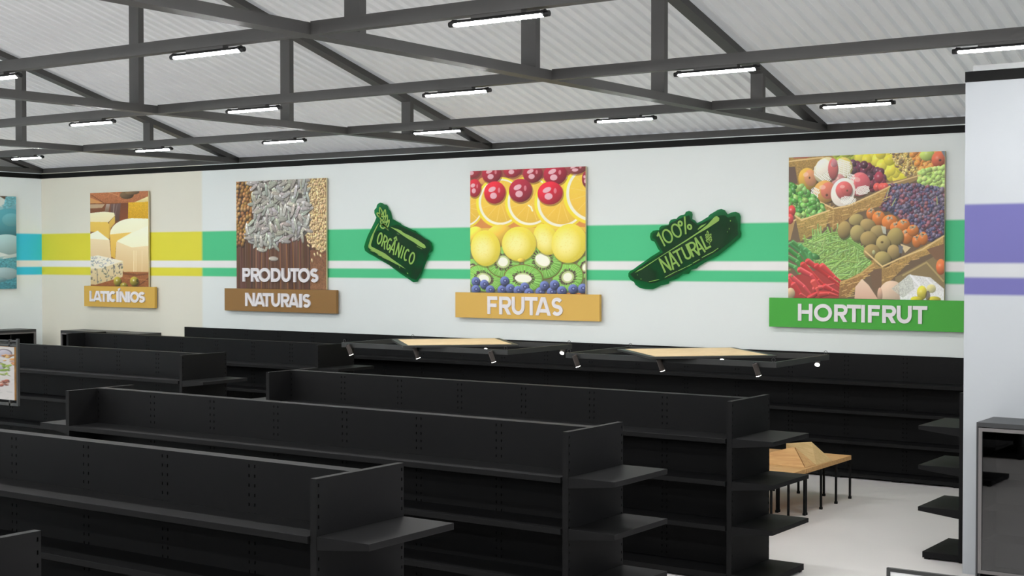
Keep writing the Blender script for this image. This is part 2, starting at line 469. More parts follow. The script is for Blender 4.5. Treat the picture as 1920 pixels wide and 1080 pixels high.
# ------------------------------------------------------------------ painter for the printed posters
class Canvas:
    """small software painter; drawing points are given in the poster's own drawing quad"""
    def __init__(s, W, H, quad, bg):
        s.SS = 2
        s.W, s.H = W*s.SS, H*s.SS
        s.a = np.zeros((s.H, s.W, 3)); s.a[:] = bg
        s.q = quad
        s.kx = s.W/(quad[1][0]-quad[0][0]); s.ky = s.H/(quad[3][1]-quad[0][1])
    def m(s, p):
        (xl, yt0), (xr, yt1), (xr2, yb1), (xl2, yb0) = s.q
        u = (p[0]-xl)/(xr-xl)
        yt = yt0+(yt1-yt0)*u; yb = yb0+(yb1-yb0)*u
        v = (p[1]-yt)/(yb-yt)
        return u*s.W, v*s.H
    def _win(s, x0, x1, y0, y1):
        x0 = max(0, int(x0)); y0 = max(0, int(y0)); x1 = min(s.W, int(x1)+2); y1 = min(s.H, int(y1)+2)
        if x0 >= x1 or y0 >= y1: return None
        Y, X = np.mgrid[y0:y1, x0:x1]
        return x0, x1, y0, y1, X+0.5, Y+0.5
    def ell(s, cx, cy, rx, ry, col, rot=0.0, hi=0.35, dark=0.45, spec=0.0, lx=-0.35, ly=-0.5, alpha=1.0):
        X0, Y0 = s.m((cx, cy)); A, B = rx*s.kx, ry*s.ky; R = max(A, B)+1
        w = s._win(X0-R, X0+R, Y0-R, Y0+R)
        if w is None: return
        x0, x1, y0, y1, X, Y = w
        c, sn = math.cos(rot), math.sin(rot)
        dx = X-X0; dy = Y-Y0
        u = (dx*c+dy*sn)/A; v = (-dx*sn+dy*c)/B
        r2 = u*u+v*v
        mask = np.clip((1-np.sqrt(r2))*min(A, B)*0.9+0.3, 0, 1)*alpha
        wx = dx/max(A, B); wy = dy/max(A, B)
        l = 0.5 - (wx*-lx + wy*-ly)*0.0 + 0.9*(wx*lx + wy*ly)
        l = np.clip(l, 0, 1)
        edge = np.clip(r2, 0, 1)**2
        sh = (1-dark) + (hi+dark)*l - 0.25*dark*edge
        out = np.array(col)[None, None]*np.clip(sh, 0.15, 1.35)[..., None]
        if spec > 0:
            h = np.exp(-(((wx-0.45*lx)**2+(wy-0.45*ly)**2)/0.035))*spec
            out = out*(1-h[..., None])+245*h[..., None]
        k = mask[..., None]
        s.a[y0:y1, x0:x1] = s.a[y0:y1, x0:x1]*(1-k)+np.clip(out, 0, 255)*k
    def poly(s, pts, col, col2=None, noise=0.0, grad=(0, 1), alpha=1.0):
        P = [s.m(p) for p in pts]
        xs = [p[0] for p in P]; ys = [p[1] for p in P]
        w = s._win(min(xs), max(xs), min(ys), max(ys))
        if w is None: return
        x0, x1, y0, y1, X, Y = w
        ins = np.zeros(X.shape, bool)
        n = len(P)
        for i in range(n):
            ax, ay = P[i]; bx, by = P[(i+1) % n]
            if ay == by: continue
            c = ((ay > Y) != (by > Y)) & (X < (bx-ax)*(Y-ay)/(by-ay)+ax)
            ins ^= c
        c1 = np.array(col, float)
        out = np.broadcast_to(c1, X.shape+(3,)).copy()
        if col2 is not None:
            tt = np.clip(((X-min(xs))*grad[0]/(max(xs)-min(xs)+1e-6)+(Y-min(ys))*grad[1]/(max(ys)-min(ys)+1e-6)), 0, 1)[..., None]
            out = c1*(1-tt)+np.array(col2, float)*tt
        if noise: out = out*(1+noise*s.blob(X.shape))[..., None]
        k = ins[..., None]*alpha
        s.a[y0:y1, x0:x1] = s.a[y0:y1, x0:x1]*(1-k)+np.clip(out, 0, 255)*k
    def blob(s, shape):
        n = RNG.normal(0, 1, shape)
        for ax in (0, 1):
            n = (np.roll(n, 1, ax)+n+np.roll(n, -1, ax)+np.roll(n, 2, ax))/2.0
        return np.clip(n*0.7, -2, 2)
    def line(s, pts, wid, col, hi=0.0, taper=False):
        P = [s.m(p) for p in pts]; h = wid*0.5*(s.kx+s.ky)/2
        tot = sum(math.dist(P[i], P[i+1]) for i in range(len(P)-1)); run = 0
        for i in range(len(P)-1):
            (ax, ay), (bx, by) = P[i], P[i+1]
            w = s._win(min(ax, bx)-h-1, max(ax, bx)+h+1, min(ay, by)-h-1, max(ay, by)+h+1)
            L = math.hypot(bx-ax, by-ay)+1e-6
            if w is None: run += L; continue
            x0, x1, y0, y1, X, Y = w
            tt = np.clip(((X-ax)*(bx-ax)+(Y-ay)*(by-ay))/(L*L), 0, 1)
            ddx = X-(ax+tt*(bx-ax)); ddy = Y-(ay+tt*(by-ay))
            d = np.hypot(ddx, ddy)
            hh = h*(1-0.75*(run+tt*L)/tot) if taper else h
            mask = np.clip(hh-d+0.5, 0, 1)[..., None]
            out = np.broadcast_to(np.array(col, float), X.shape+(3,))
            if hi:
                side = (ddx*-0.5+ddy*-0.85)/np.maximum(hh, 0.5)
                out = out*(1+hi*side-0.15)[..., None]
                g = np.exp(-((side-0.45)**2)/0.03)[..., None]*0.45*abs(hi)
                out = out*(1-g)+245*g
            s.a[y0:y1, x0:x1] = s.a[y0:y1, x0:x1]*(1-mask)+np.clip(out, 0, 255)*mask
            run += L
    def done(s, gloss_veil=0.0):
        a = s.a.reshape(s.H//2, 2, s.W//2, 2, 3).mean((1, 3))
        a = a*(1-gloss_veil)+228*gloss_veil  # pale haze of a glossy reflection painted over the whole print
        return np.clip(a, 0, 255)

def inside(p, poly):
    c = False
    n = len(poly)
    for i in range(n):
        a, b = poly[i], poly[(i+1) % n]
        if (a[1] > p[1]) != (b[1] > p[1]) and p[0] < (b[0]-a[0])*(p[1]-a[1])/(b[1]-a[1])+a[0]: c = not c
    return c
def scatter(poly, n, mind=0.0):
    xs = [p[0] for p in poly]; ys = [p[1] for p in poly]
    out = []; tries = 0
    while len(out) < n and tries < n*40:
        tries += 1
        p = (random.uniform(min(xs), max(xs)), random.uniform(min(ys), max(ys)))
        if inside(p, poly) and all((p[0]-q[0])**2+(p[1]-q[1])**2 > mind*mind for q in out): out.append(p)
    return out
def vary(c, d):
    k = random.uniform(-d, d)
    return tuple(max(0, min(255, v+k+random.uniform(-d/3, d/3))) for v in c)

PRINTM = bpy.data.materials.new('printed_photo'); PRINTM.use_nodes = True
_nt = PRINTM.node_tree; _b = _nt.nodes['Principled BSDF']; _at = _nt.nodes.new('ShaderNodeAttribute'); _at.attribute_name = 'print'
_nt.links.new(_at.outputs['Color'], _b.inputs['Base Color']); _b.inputs['Roughness'].default_value = 0.45; _b.inputs['Specular IOR Level'].default_value = 0.25

def print_mesh(img, O, U, V, parent, name='printed_photo', gain=1.12):
    """flat printed sheet: a fine grid whose vertex colours hold the picture. O top-left corner, U to the right, V downwards"""
    H, W = img.shape[:2]
    I, J = np.meshgrid(np.arange(W+1), np.arange(H+1))
    O = np.array(O, float); U = np.array(U, float); V = np.array(V, float)
    co = O+U*(I/W)[..., None]+V*(J/H)[..., None]
    me = bpy.data.meshes.new(name)
    nv = (W+1)*(H+1)
    me.vertices.add(nv); me.vertices.foreach_set('co', co.reshape(-1))
    idx = (J*(W+1)+I)
    q = np.stack([idx[1:, :-1], idx[1:, 1:], idx[:-1, 1:], idx[:-1, :-1]], -1).reshape(-1)
    nf = W*H
    me.loops.add(nf*4); me.polygons.add(nf)
    me.loops.foreach_set('vertex_index', q)
    me.polygons.foreach_set('loop_start', np.arange(nf)*4)
    me.update(calc_edges=True)
    pad = np.pad(img, ((0, 1), (0, 1), (0, 0)), mode='edge')/255.0
    l = np.where(pad <= 0.04045, pad/12.92, ((pad+0.055)/1.055)**2.4)
    l = np.clip(l*gain, 0, 0.9)
    rgba = np.concatenate([l, np.ones(l.shape[:2]+(1,))], -1).astype(np.float32)
    at = me.attributes.new('print', 'FLOAT_COLOR', 'POINT')
    at.data.foreach_set('color', rgba.reshape(-1))
    me.materials.append(PRINTM)
    o = bpy.data.objects.new(name, me); COL.objects.link(o); o.parent = parent
    return o

def art_cheese():
    c = Canvas(170, 240, [(85, 54), (574, 37), (576, 843), (85, 836)], (128, 82, 52))
    c.poly([(80, 30), (580, 30), (580, 140), (80, 150)], (178, 112, 74), (160, 98, 62), noise=0.08)
    c.poly([(80, 90), (200, 140), (80, 155)], (196, 140, 84))
    c.line([(95, 70), (205, 140)], 5, (110, 66, 46)); c.line([(230, 45), (330, 80)], 4, (205, 150, 105))
    c.ell(400, 72, 58, 34, (104, 84, 60)); c.ell(445, 50, 60, 20, (122, 98, 70))
    c.poly([(460, 135), (575, 85), (575, 140)], (226, 214, 160), (206, 186, 120))
    c.poly([(80, 142), (420, 138), (420, 320), (80, 300)], (122, 74, 48), (104, 62, 42), noise=0.05)
    c.poly([(80, 150), (215, 148), (190, 180), (80, 185)], (176, 150, 120))
    c.poly([(225, 148), (258, 148), (245, 215), (210, 215)], (168, 150, 138), (120, 94, 76))
    c.poly([(262, 148), (350, 142), (330, 300), (262, 260)], (104, 80, 74), (90, 66, 58))
    c.line([(292, 150), (284, 240)], 9, (140, 118, 110)); c.line([(318, 150), (300, 250)], 5, (128, 104, 98))
    c.poly([(350, 140), (412, 140), (410, 272), (340, 290)], (112, 66, 44), (126, 70, 42))
    c.poly([(412, 135), (580, 130), (580, 285), (408, 278)], (214, 168, 40), (196, 148, 30), noise=0.05)
    c.poly([(85, 224), (205, 212), (292, 222), (298, 245), (245, 300), (85, 298)], (236, 226, 188), (230, 216, 168))
    c.poly([(85, 298), (236, 300), (252, 325), (247, 445), (160, 385), (85, 380)], (222, 186, 84), (214, 174, 78))
    c.poly([(247, 305), (298, 245), (300, 305), (262, 350), (254, 440), (247, 440)], (212, 176, 82), (190, 146, 62))
    W = [(256, 402)]+[(256+(440-256)*(1-math.cos(a))*1.06, 402-134*math.sin(a)) for a in [PI*0.08*i for i in range(1, 7)]]+[(580, 272), (580, 500), (440, 515), (310, 465)]
    c.poly(W, (240, 232, 202), (236, 224, 182))
    c.poly([(256, 404), (440, 386), (318, 456), (304, 520), (300, 612), (264, 590)], (226, 188, 92), (208, 164, 66))
    c.poly([(314, 462), (470, 378), (580, 330), (580, 505), (440, 516)], (242, 236, 208), (238, 228, 192))
    c.poly([(310, 466), (440, 514), (580, 500), (580, 728), (480, 740), (372, 722), (300, 620)], (226, 204, 158), (206, 172, 120), grad=(-0.15, 1.1))
    for xx, al in ((452, .5), (470, .35), (520, .2)): c.poly([(xx, 540), (xx+9, 540), (xx+6, 730), (xx-2, 730)], (240, 226, 188), alpha=al)
    c.poly([(80, 402), (150, 372), (252, 450), (80, 452)], (242, 234, 208))
    c.poly([(80, 440), (252, 450), (266, 612), (80, 602)], (228, 208, 166), (212, 184, 140))
    c.poly([(80, 720), (580, 720), (580, 850), (80, 850)], (150, 92, 54), (134, 80, 46), noise=0.07)
    c.poly([(300, 620), (372, 722), (480, 740), (580, 728), (580, 742), (470, 756), (360, 740)], (104, 64, 38), alpha=.7)
    c.poly([(85, 592), (150, 580), (366, 628), (182, 692), (85, 694)], (228, 222, 204), (222, 212, 188))
    c.poly([(85, 694), (182, 690), (366, 628), (360, 762), (130, 828), (85, 826)], (214, 198, 158), (196, 172, 126))
    top = [(90, 592), (150, 582), (340, 628), (182, 690), (90, 690)]; fr = [(90, 700), (182, 694), (362, 634), (356, 758), (130, 822), (90, 822)]
    for p in scatter(top, 46): c.ell(p[0], p[1], random.uniform(4, 13), random.uniform(3, 6), vary((150, 156, 160), 25), rot=random.uniform(-1, 1), hi=0, dark=.1, alpha=.8)
    for p in scatter(fr, 60): c.ell(p[0], p[1], random.uniform(3, 10), random.uniform(4, 13), vary((112, 112, 104), 25), rot=random.uniform(-1, 1), hi=0, dark=.1, alpha=.75)
    c.line([(284, 660), (286, 740)], 5, (96, 92, 84)); c.line([(142, 700), (146, 800)], 6, (110, 104, 92))
    c.line([(500, 830), (575, 775)], 8, (100, 58, 36)); c.line([(380, 770), (560, 790)], 5, (176, 116, 70))
    for x, y, a, b in ((317, 800, 33, 40), (458, 800, 37, 40), (370, 832, 30, 22)):
        c.ell(x+8, y+12, a, b, (80, 50, 28), alpha=.5); c.ell(x, y, a, b, (152, 138, 52), spec=.7, hi=.4, dark=.55)
    c.ell(482, 792, 9, 14, (92, 80, 34), hi=0)
    return c.done(0.03)

def art_seeds():
    c = Canvas(230, 205, [(108, 126), (1500, 66), (1515, 1816), (114, 1786)], (92, 60, 44))
    x = 100
    while x < 1520:
        w = random.uniform(8, 30)
        c.poly([(x, 900), (x+w, 900), (x+w+random.uniform(-6, 6), 1830), (x+random.uniform(-6, 6), 1830)], vary((92, 60, 44), 24), vary((80, 52, 38), 18))
        x += w*0.8
    for x0 in (430, 800, 900, 620, 1000, 1100, 520): c.line([(x0, 1000), (x0+random.uniform(-20, 20), 1800)], random.uniform(8, 24), vary((134, 88, 54), 14))
    for x0 in (360, 1255): c.line([(x0, 900), (x0, 1820)], 14, (40, 26, 22))
    c.poly([(1262, 1200), (1520, 1200), (1520, 1830), (1262, 1830)], (112, 72, 48), (128, 86, 54), noise=.12)
    c.poly([(100, 100), (380, 100), (330, 1090), (100, 1090)], (78, 54, 42))
    for p in sorted(scatter([(108, 110), (385, 110), (350, 700), (280, 1010), (240, 1120), (108, 1120)], 100, 44), key=lambda q: q[1]):
        c.ell(p[0]+6, p[1]+10, 32, 44, (48, 32, 28), hi=0, dark=.2, alpha=.6)
        c.ell(p[0], p[1], random.uniform(24, 32), random.uniform(32, 44), vary((150, 106, 54), 24), rot=random.uniform(-.8, .8), spec=.35, hi=.45, dark=.6)
    c.poly([(1230, 60), (1510, 50), (1520, 1180), (1400, 1220), (1300, 1130), (1230, 900)], (150, 110, 66), (160, 118, 70), noise=.2)
    SE = [(1190, 60), (1510, 50), (1520, 1190), (1440, 1230), (1310, 1150), (1215, 1040), (1180, 950), (1230, 700), (1200, 300)]
    for p in scatter(SE, 620, 14):
        c.ell(p[0]+4, p[1]+6, 24, 18, (120, 80, 44), rot=.6, hi=0, alpha=.5)
        c.ell(p[0], p[1], random.uniform(17, 25), random.uniform(11, 15), vary((232, 200, 144), 22), rot=random.uniform(-1.6, 1.6), spec=.3, hi=.3, dark=.35)
    for p in ((1330, 1270), (1375, 1255), (1240, 1130), (1290, 1360), (1228, 1512), (1420, 1290)): c.ell(p[0], p[1], 24, 14, (226, 200, 146), rot=random.uniform(0, 1.6))
    SF = [(300, 80), (1200, 60), (1240, 350), (1250, 900), (1150, 1000), (1000, 1010), (860, 1040), (700, 1150), (450, 1130), (280, 1010), (270, 860), (400, 690), (350, 400), (420, 300)]
    c.poly(SF, (74, 70, 62))
    pts = scatter(SF, 300, 34); random.shuffle(pts)
    def seed(x, y, a, l=1.0):
        L = random.uniform(64, 80)*l; Wd = L*random.uniform(.34, .46)
        c.ell(x+8, y+12, L, Wd, (50, 46, 42), rot=a, hi=0, dark=.1, alpha=.65)
        base = vary((204, 202, 192), 30)
        c.ell(x, y, L, Wd, base, rot=a, hi=.2, dark=.3)
        ca, sa = math.cos(a), math.sin(a)
        for k in (-.45, 0.05, .5):
            dx, dy = -sa*Wd*k, ca*Wd*k
            c.line([(x+dx-ca*L*.7, y+dy-sa*L*.7), (x+dx*1.4, y+dy*1.4), (x+dx+ca*L*.7, y+dy+sa*L*.7)], 6.5, (112, 106, 96) if k else (240, 238, 232))
    for p in pts: seed(p[0], p[1], random.choice([random.uniform(-.6, .6), random.uniform(.9, 2.2)]))
    for x, y, a in ((700, 1330, .03), (505, 1190, .15), (905, 1062, .05), (745, 1150, .8), (420, 1060, 1.4), (510, 1060, 1.4), (640, 1040, 1.2)): seed(x, y, a)
    return c.done(0.07)

def art_fruit():
    c = Canvas(300, 320, [(136, 101), (843, 72), (844, 856), (137, 844)], (206, 128, 56))
    c.poly([(130, 60), (850, 60), (850, 190), (130, 200)], (130, 50, 52), (176, 90, 60))
    for x, y in ((250, 160), (440, 150), (600, 170)): c.ell(x, y, 60, 26, (214, 150, 70), hi=.1, dark=.2)
    for cx, cy, r in ((95, 325, 128), (325, 292, 150), (510, 290, 152), (698, 292, 158), (890, 238, 178)):
        c.ell(cx, cy, r, r*1.02, (248, 218, 44), hi=.03, dark=.08)
        c.ell(cx+3, cy-2, r*.91, r*.93, (246, 232, 206), hi=0, dark=.03)
        c.ell(cx+6, cy-4, r*.83, r*.85, (238, 190, 58), hi=.04, dark=.08)
        for k in range(12):
            a = k*PI/6+.2
            c.line([(cx+6+r*.12*math.cos(a), cy-4+r*.12*math.sin(a)), (cx+6+r*.8*math.cos(a), cy-4+r*.8*math.sin(a))], 2.4, (240, 200, 104))
        for k in range(90):
            a = random.uniform(0, 2*PI); q = r*.8*math.sqrt(random.random())
            c.ell(cx+6+q*math.cos(a), cy-4+q*math.sin(a), 5, 2, vary((234, 184, 66), 14), rot=a, hi=0, dark=.05, alpha=.6)
    c.line([(505, 312), (520, 322), (528, 345)], 9, (250, 236, 200))
    def cherry(x, y, rx, ry, col, rot=0):
        c.ell(x+4, y+8, rx*1.04, ry*1.04, (120, 40, 30), hi=0, alpha=.45)
        c.ell(x, y, rx, ry, col, rot=rot, hi=.25, dark=.32)
        c.ell(x-rx*.25, y-ry*.28, rx*.36, ry*.22, (232, 186, 194), rot=-.4, hi=0, dark=.05, alpha=.92)
        c.ell(x-rx*.12, y+ry*.3, rx*.32, ry*.29, (230, 180, 190), hi=0, dark=.05, alpha=.92)
        c.ell(x+rx*.4, y-ry*.2, rx*.12, ry*.24, (220, 132, 140), hi=0, dark=.05, alpha=.8)
    for q in ((150, 100, 52, 44, (176, 44, 54)), (790, 85, 60, 34, (134, 50, 52)), (275, 118, 62, 56, (158, 26, 44)), (405, 92, 56, 48, (172, 32, 50)), (530, 118, 60, 54, (152, 26, 44)),
              (665, 122, 70, 62, (160, 22, 44)), (165, 205, 42, 56, (190, 30, 46)), (294, 232, 68, 68, (206, 26, 42)), (455, 220, 72, 70, (160, 24, 46)), (635, 236, 76, 68, (208, 22, 44)), (845, 150, 22, 44, (140, 34, 48))):
        cherry(*q)
    c.poly([(130, 452), (850, 445), (850, 520), (130, 540)], (226, 196, 62), alpha=.8)
    c.ell(330, 500, 90, 70, (224, 178, 58)); c.ell(170, 500, 60, 60, (232, 200, 62))
    c.poly([(130, 560), (850, 560), (850, 850), (130, 850)], (104, 118, 72), (92, 98, 74))
    def kiwi(x, y, rx, ry, rot, cr=.22, cs=1.0):
        c.ell(x, y, rx*1.05, ry*1.05, (122, 100, 50), rot=rot, hi=0, dark=.2)
        c.ell(x, y, rx, ry, (116, 180, 70), rot=rot, hi=.1, dark=.15)
        ca, sa = math.cos(rot), math.sin(rot)
        for k in range(44):
            a = 2*PI*k/44+random.uniform(-.05, .05)
            def P(q):
                u, v = rx*q*math.cos(a), ry*q*math.sin(a); return (x+u*ca-v*sa, y+u*sa+v*ca)
            c.line([P(.4), P(.93)], 3, vary((150, 204, 104), 12))
            if k % 1 == 0: c.line([P(random.uniform(.36, .42)), P(random.uniform(.5, .62))], 4.5, (74, 48, 52))
        c.ell(x, y, rx*.42, ry*.42, (196, 206, 140), rot=rot, hi=0, dark=.05, alpha=.85)
        c.ell(x, y, rx*.30*cs, ry*.30, (238, 236, 216), rot=rot, hi=0, dark=.03)
    kiwi(150, 705, 52, 66, 0); kiwi(845, 690, 52, 70, .4); kiwi(225, 760, 112, 78, .3); kiwi(346, 658, 104, 92, .1); kiwi(740, 752, 92, 82, -.5)
    kiwi(590, 648, 118, 108, .5, cs=1.3); kiwi(472, 760, 118, 80, .05, cs=1.5)
    def lemon(x, y, rx, ry, rot=0):
        c.ell(x+4, y+8, rx*1.03, ry*1.03, (170, 120, 40), rot=rot, hi=0, alpha=.4)
        c.ell(x, y, rx, ry, (236, 214, 62), rot=rot, hi=.05, dark=.14)
        for q in range(9): c.ell(x-rx*.18, y+ry*.03, rx*(.84-.07*q), ry*(.84-.07*q), (240, 232, 170), rot=rot, hi=0, dark=0, alpha=.12)
        for k in range(int(rx)):
            a = random.uniform(0, 2*PI); q = math.sqrt(random.random())
            c.ell(x+rx*.9*q*math.cos(a), y+ry*.9*q*math.sin(a), 3, 2.4, (224, 204, 84), hi=0, dark=.05, alpha=.5)
    lemon(235, 574, 95, 110, -.1); lemon(610, 520, 72, 96, -.4); lemon(445, 548, 106, 104); c.ell(460, 648, 24, 12, (222, 190, 66)); lemon(748, 545, 104, 116, .25)
    for x, y in ((300, 615), (395, 645), (300, 700), (460, 705), (590, 705), (620, 610), (680, 690), (765, 712), (835, 675), (880, 738), (1000, 726), (1045, 660), (1120, 728), (1150, 650), (1225, 715), (1340, 695), (1440, 690)):
        X, Y = .5759*x, 425.5+.5759*y
        X += 0; r = 29
        c.ell(X+3, Y+5, r*1.03, r*1.03, (30, 30, 50), hi=0, alpha=.5)
        c.ell(X, Y, r, r, (92, 104, 160), hi=.35, dark=.6)
        c.ell(X+2, Y-2, r*.42, r*.38, (54, 58, 104), hi=0, dark=.1); c.ell(X+2, Y-3, r*.22, r*.2, (136, 146, 190), hi=0, dark=.1)
    return c.done(0.08)

def art_market():
    c = Canvas(400, 360, [(138, 100), (968, 66), (967, 861), (137, 847)], (92, 72, 50))
    def rim(pts, w=9, col=(214, 182, 116)): c.line(pts, w, col)
    def basket(pts, c1=(170, 130, 62), c2=(132, 98, 48)):
        c.poly(pts, c1, c2, noise=.13)
        for k in range(26):
            p = random.choice(scatter(pts, 1) or [pts[0]])
            c.line([p, (p[0]+random.uniform(20, 40), p[1]-random.uniform(4, 14))], 4, vary((186, 148, 78), 18))
    c.poly([(130, 100), (440, 90), (440, 130), (300, 130), (200, 260), (130, 250)], (160, 122, 56), (134, 98, 44), noise=.12)
    rim([(140, 122), (190, 115), (330, 100)], 7); c.poly([(130, 150), (175, 150), (190, 240), (130, 240)], (84, 62, 50))
    c.poly([(150, 92), (300, 86), (240, 104), (170, 106)], (146, 66, 44))
    for p in scatter([(400, 80), (520, 76), (500, 130), (410, 112)], 16, 18): c.ell(*p, 26, 20, vary((172, 186, 56), 14))
    c.poly([(500, 80), (720, 70), (790, 200), (760, 240), (640, 180), (500, 130)], (206, 190, 60))
    for p in scatter([(520, 82), (690, 78), (780, 200), (740, 226), (650, 175), (530, 130)], 44, 24): c.ell(*p, random.uniform(22, 30), random.uniform(26, 36), vary((226, 212, 58), 12), spec=.25, hi=.2, dark=.3)
    c.poly([(690, 70), (850, 70), (840, 200), (770, 200)], (178, 142, 70), noise=.3)
    for p in scatter([(690, 72), (840, 72), (835, 195), (780, 205), (720, 150)], 130, 7): c.ell(*p, random.uniform(5, 11), random.uniform(3, 7), vary(random.choice([(206, 170, 84), (120, 96, 66), (222, 196, 120)]), 20), rot=random.uniform(0, 3))
    for p in scatter([(800, 70), (970, 66), (968, 150), (900, 170), (840, 165)], 40, 18): c.ell(*p, 17, 17, vary((232, 142, 60), 14), spec=.3)
    c.ell(880, 88, 38, 30, (178, 200, 90), spec=.3); c.ell(936, 112, 34, 40, (206, 90, 58), spec=.3); c.ell(945, 116, 7, 6, (70, 50, 40))
    c.poly([(950, 66), (970, 66), (970, 105)], (96, 110, 120))
    c.poly([(830, 180), (970, 150), (970, 275), (850, 250)], (120, 150, 70))
    for p in scatter([(845, 175), (968, 152), (968, 268), (900, 262), (838, 235)], 110, 9): c.ell(*p, 14, 13, vary((172, 204, 104), 16), spec=.3)
    c.poly([(640, 240), (760, 215), (830, 190), (830, 220), (760, 250)], (142, 112, 66)); rim([(650, 242), (700, 240), (845, 196)], 6)
    GR = [(640, 275), (700, 245), (830, 245), (968, 270), (968, 505), (900, 550), (880, 520), (800, 470), (740, 410), (640, 370)]
    c.poly(GR, (66, 58, 66))
    for p in scatter(GR, 560, 8): c.ell(*p, random.uniform(9, 12), random.uniform(9, 12), vary(random.choice([(100, 92, 122), (118, 66, 86), (76, 78, 112), (112, 98, 120), (142, 76, 84), (70, 66, 92)]), 14), spec=.5, hi=.3, dark=.6)
    for a in ((690, 250, 670, 320), (930, 310, 932, 350), (720, 320, 700, 360)): c.line([a[:2], a[2:]], 4, (170, 180, 100))
    PL = [(485, 130), (560, 140), (650, 180), (660, 240), (600, 270), (560, 200), (490, 180)]
    c.poly(PL, (70, 36, 46))
    for p in scatter(PL, 46, 18): c.ell(*p, 21, 21, vary(random.choice([(100, 50, 66), (120, 40, 58), (82, 46, 62)]), 12), spec=.6, hi=.3, dark=.6)
    c.ell(632, 206, 24, 30, (150, 46, 62), spec=.5)
    for x in (622, 648, 664): c.ell(x, 258, 20, 22, (206, 72, 62), spec=.4)
    basket([(262, 300), (385, 372), (480, 350), (690, 252), (640, 360), (500, 400), (385, 490), (330, 400)])
    def mango(x, y, rx, ry, col, rot=0, blush=None):
        c.ell(x+4, y+8, rx, ry, (70, 44, 26), rot=rot, hi=0, alpha=.5); c.ell(x, y, rx, ry, col, rot=rot, hi=.25, dark=.4)
        if blush: c.ell(x+rx*.3, y-ry*.1, rx*.66, ry*.74, blush, rot=rot, hi=.2, dark=.3, alpha=.75)
        c.ell(x-rx*.2, y-ry*.4, rx*.3, ry*.2, (238, 206, 190), rot=rot, hi=0, dark=0, alpha=.5)
    def net(x, y, rx, ry, rot=0, n=6):
        ca, sa = math.cos(rot), math.sin(rot)
        for k in range(-n, n+1):
            for sg in (1, -1):
                pts = []
                for q in np.linspace(-1, 1, 9):
                    u = k/n+sg*q*.35; v = q
                    if u*u+v*v < 1: pts.append((x+rx*u*ca-ry*v*sa, y+rx*u*sa+ry*v*ca))
                if len(pts) > 1: c.line(pts, 3.6, (244, 238, 224))
    mango(245, 215, 52, 60, (208, 158, 52), -.2, (210, 130, 100))
    mango(440, 158, 52, 58, (214, 188, 96), .2, (200, 182, 70)); net(436, 155, 50, 54, .3, 7)
    mango(415, 225, 38, 36, (198, 128, 124)); mango(345, 168, 62, 72, (212, 200, 150), .6); net(340, 170, 60, 68, .6, 7)
    c.ell(330, 150, 36, 44, (240, 232, 214), rot=.6, hi=.1, dark=.1, alpha=.85)
    mango(385, 160, 27, 55, (206, 96, 92)); c.ell(392, 130, 18, 22, (222, 150, 160), hi=0, alpha=.7)
    mango(340, 283, 62, 60, (208, 150, 70), 0, (208, 94, 84)); net(285, 290, 26, 36, .4, 3)
    mango(528, 243, 58, 62, (210, 100, 100), .2, (196, 74, 84)); net(480, 215, 24, 34, .3, 3)
    c.ell(440, 285, 64, 76, (240, 230, 216), rot=.4, hi=.1, dark=.15); mango(446, 274, 46, 46, (208, 90, 88), 0, (200, 80, 76)); net(470, 330, 44, 28, .1, 5); net(545, 275, 40, 28, -.2, 5)
    c.ell(463, 277, 5, 5, (90, 70, 40), hi=0); c.ell(256, 208, 5, 6, (90, 60, 40), hi=0); c.ell(352, 300, 7, 7, (110, 60, 40), hi=0)
    rim([(275, 318), (330, 345), (388, 372), (470, 358), (600, 300), (690, 255)], 8); rim([(388, 372), (386, 480)], 4, (190, 152, 84))
    GP = [(138, 240), (200, 250), (270, 300), (350, 385), (290, 410), (215, 432), (180, 390), (138, 350)]
    c.poly(GP, (48, 92, 40))
    for p in scatter(GP, 95, 13): c.ell(*p, random.uniform(18, 27), random.uniform(10, 15), vary(random.choice([(84, 166, 58), (60, 138, 48), (120, 188, 84), (150, 196, 92)]), 14), rot=random.uniform(-.6, 1.8), spec=.45, hi=.3, dark=.55)
    basket([(176, 412), (212, 436), (368, 380), (350, 470), (300, 500), (206, 548)], (164, 134, 62), (130, 106, 50)); rim([(176, 410), (212, 434), (366, 382)], 8)
    c.poly([(130, 440), (178, 430), (150, 540), (130, 545)], (160, 124, 70)); rim([(130, 450), (180, 432)], 7)
    c.ell(156, 384, 23, 30, (206, 56, 50), spec=.5); c.ell(146, 428, 22, 28, (200, 60, 60), spec=.6)
    for x, y, a, b in ((590, 400, 24, 30), (632, 424, 35, 38), (690, 445, 42, 38), (725, 474, 34, 30), (762, 462, 34, 32), (778, 522, 32, 38), (830, 546, 24, 34), (862, 532, 24, 34), (810, 490, 30, 30)):
        c.ell(x, y, a, b, (224, 118, 44), spec=.3, hi=.2, dark=.45)
        for k in range(7):
            q = random.uniform(0, 2*PI); c.ell(x+10*math.cos(q), y-b*.6+5*math.sin(q), 9, 4, vary((216, 196, 150), 20), rot=q, hi=0)
        c.ell(x, y-b*.6, 5, 3, (90, 60, 40), hi=0)
    BE = [(200, 575), (300, 505), (420, 500), (500, 530), (560, 590), (600, 640), (585, 690), (470, 755), (400, 740), (300, 690), (270, 640)]
    c.poly(BE, (84, 124, 54))
    for p in scatter(BE, 330):
        a = random.choice([random.uniform(-.5, .3), random.uniform(-1.0, -.3), random.uniform(1.2, 1.8)]); L = random.uniform(28, 52)
        c.line([(p[0]-L*math.cos(a), p[1]-L*math.sin(a)), p, (p[0]+L*math.cos(a+.15), p[1]+L*math.sin(a+.15))], 8, vary((138, 184, 84), 24), hi=.3)
    for a in ((450, 532, 552, 598), (470, 535, 560, 590)): c.line([a[:2], a[2:]], 10, (122, 178, 72), hi=.3)
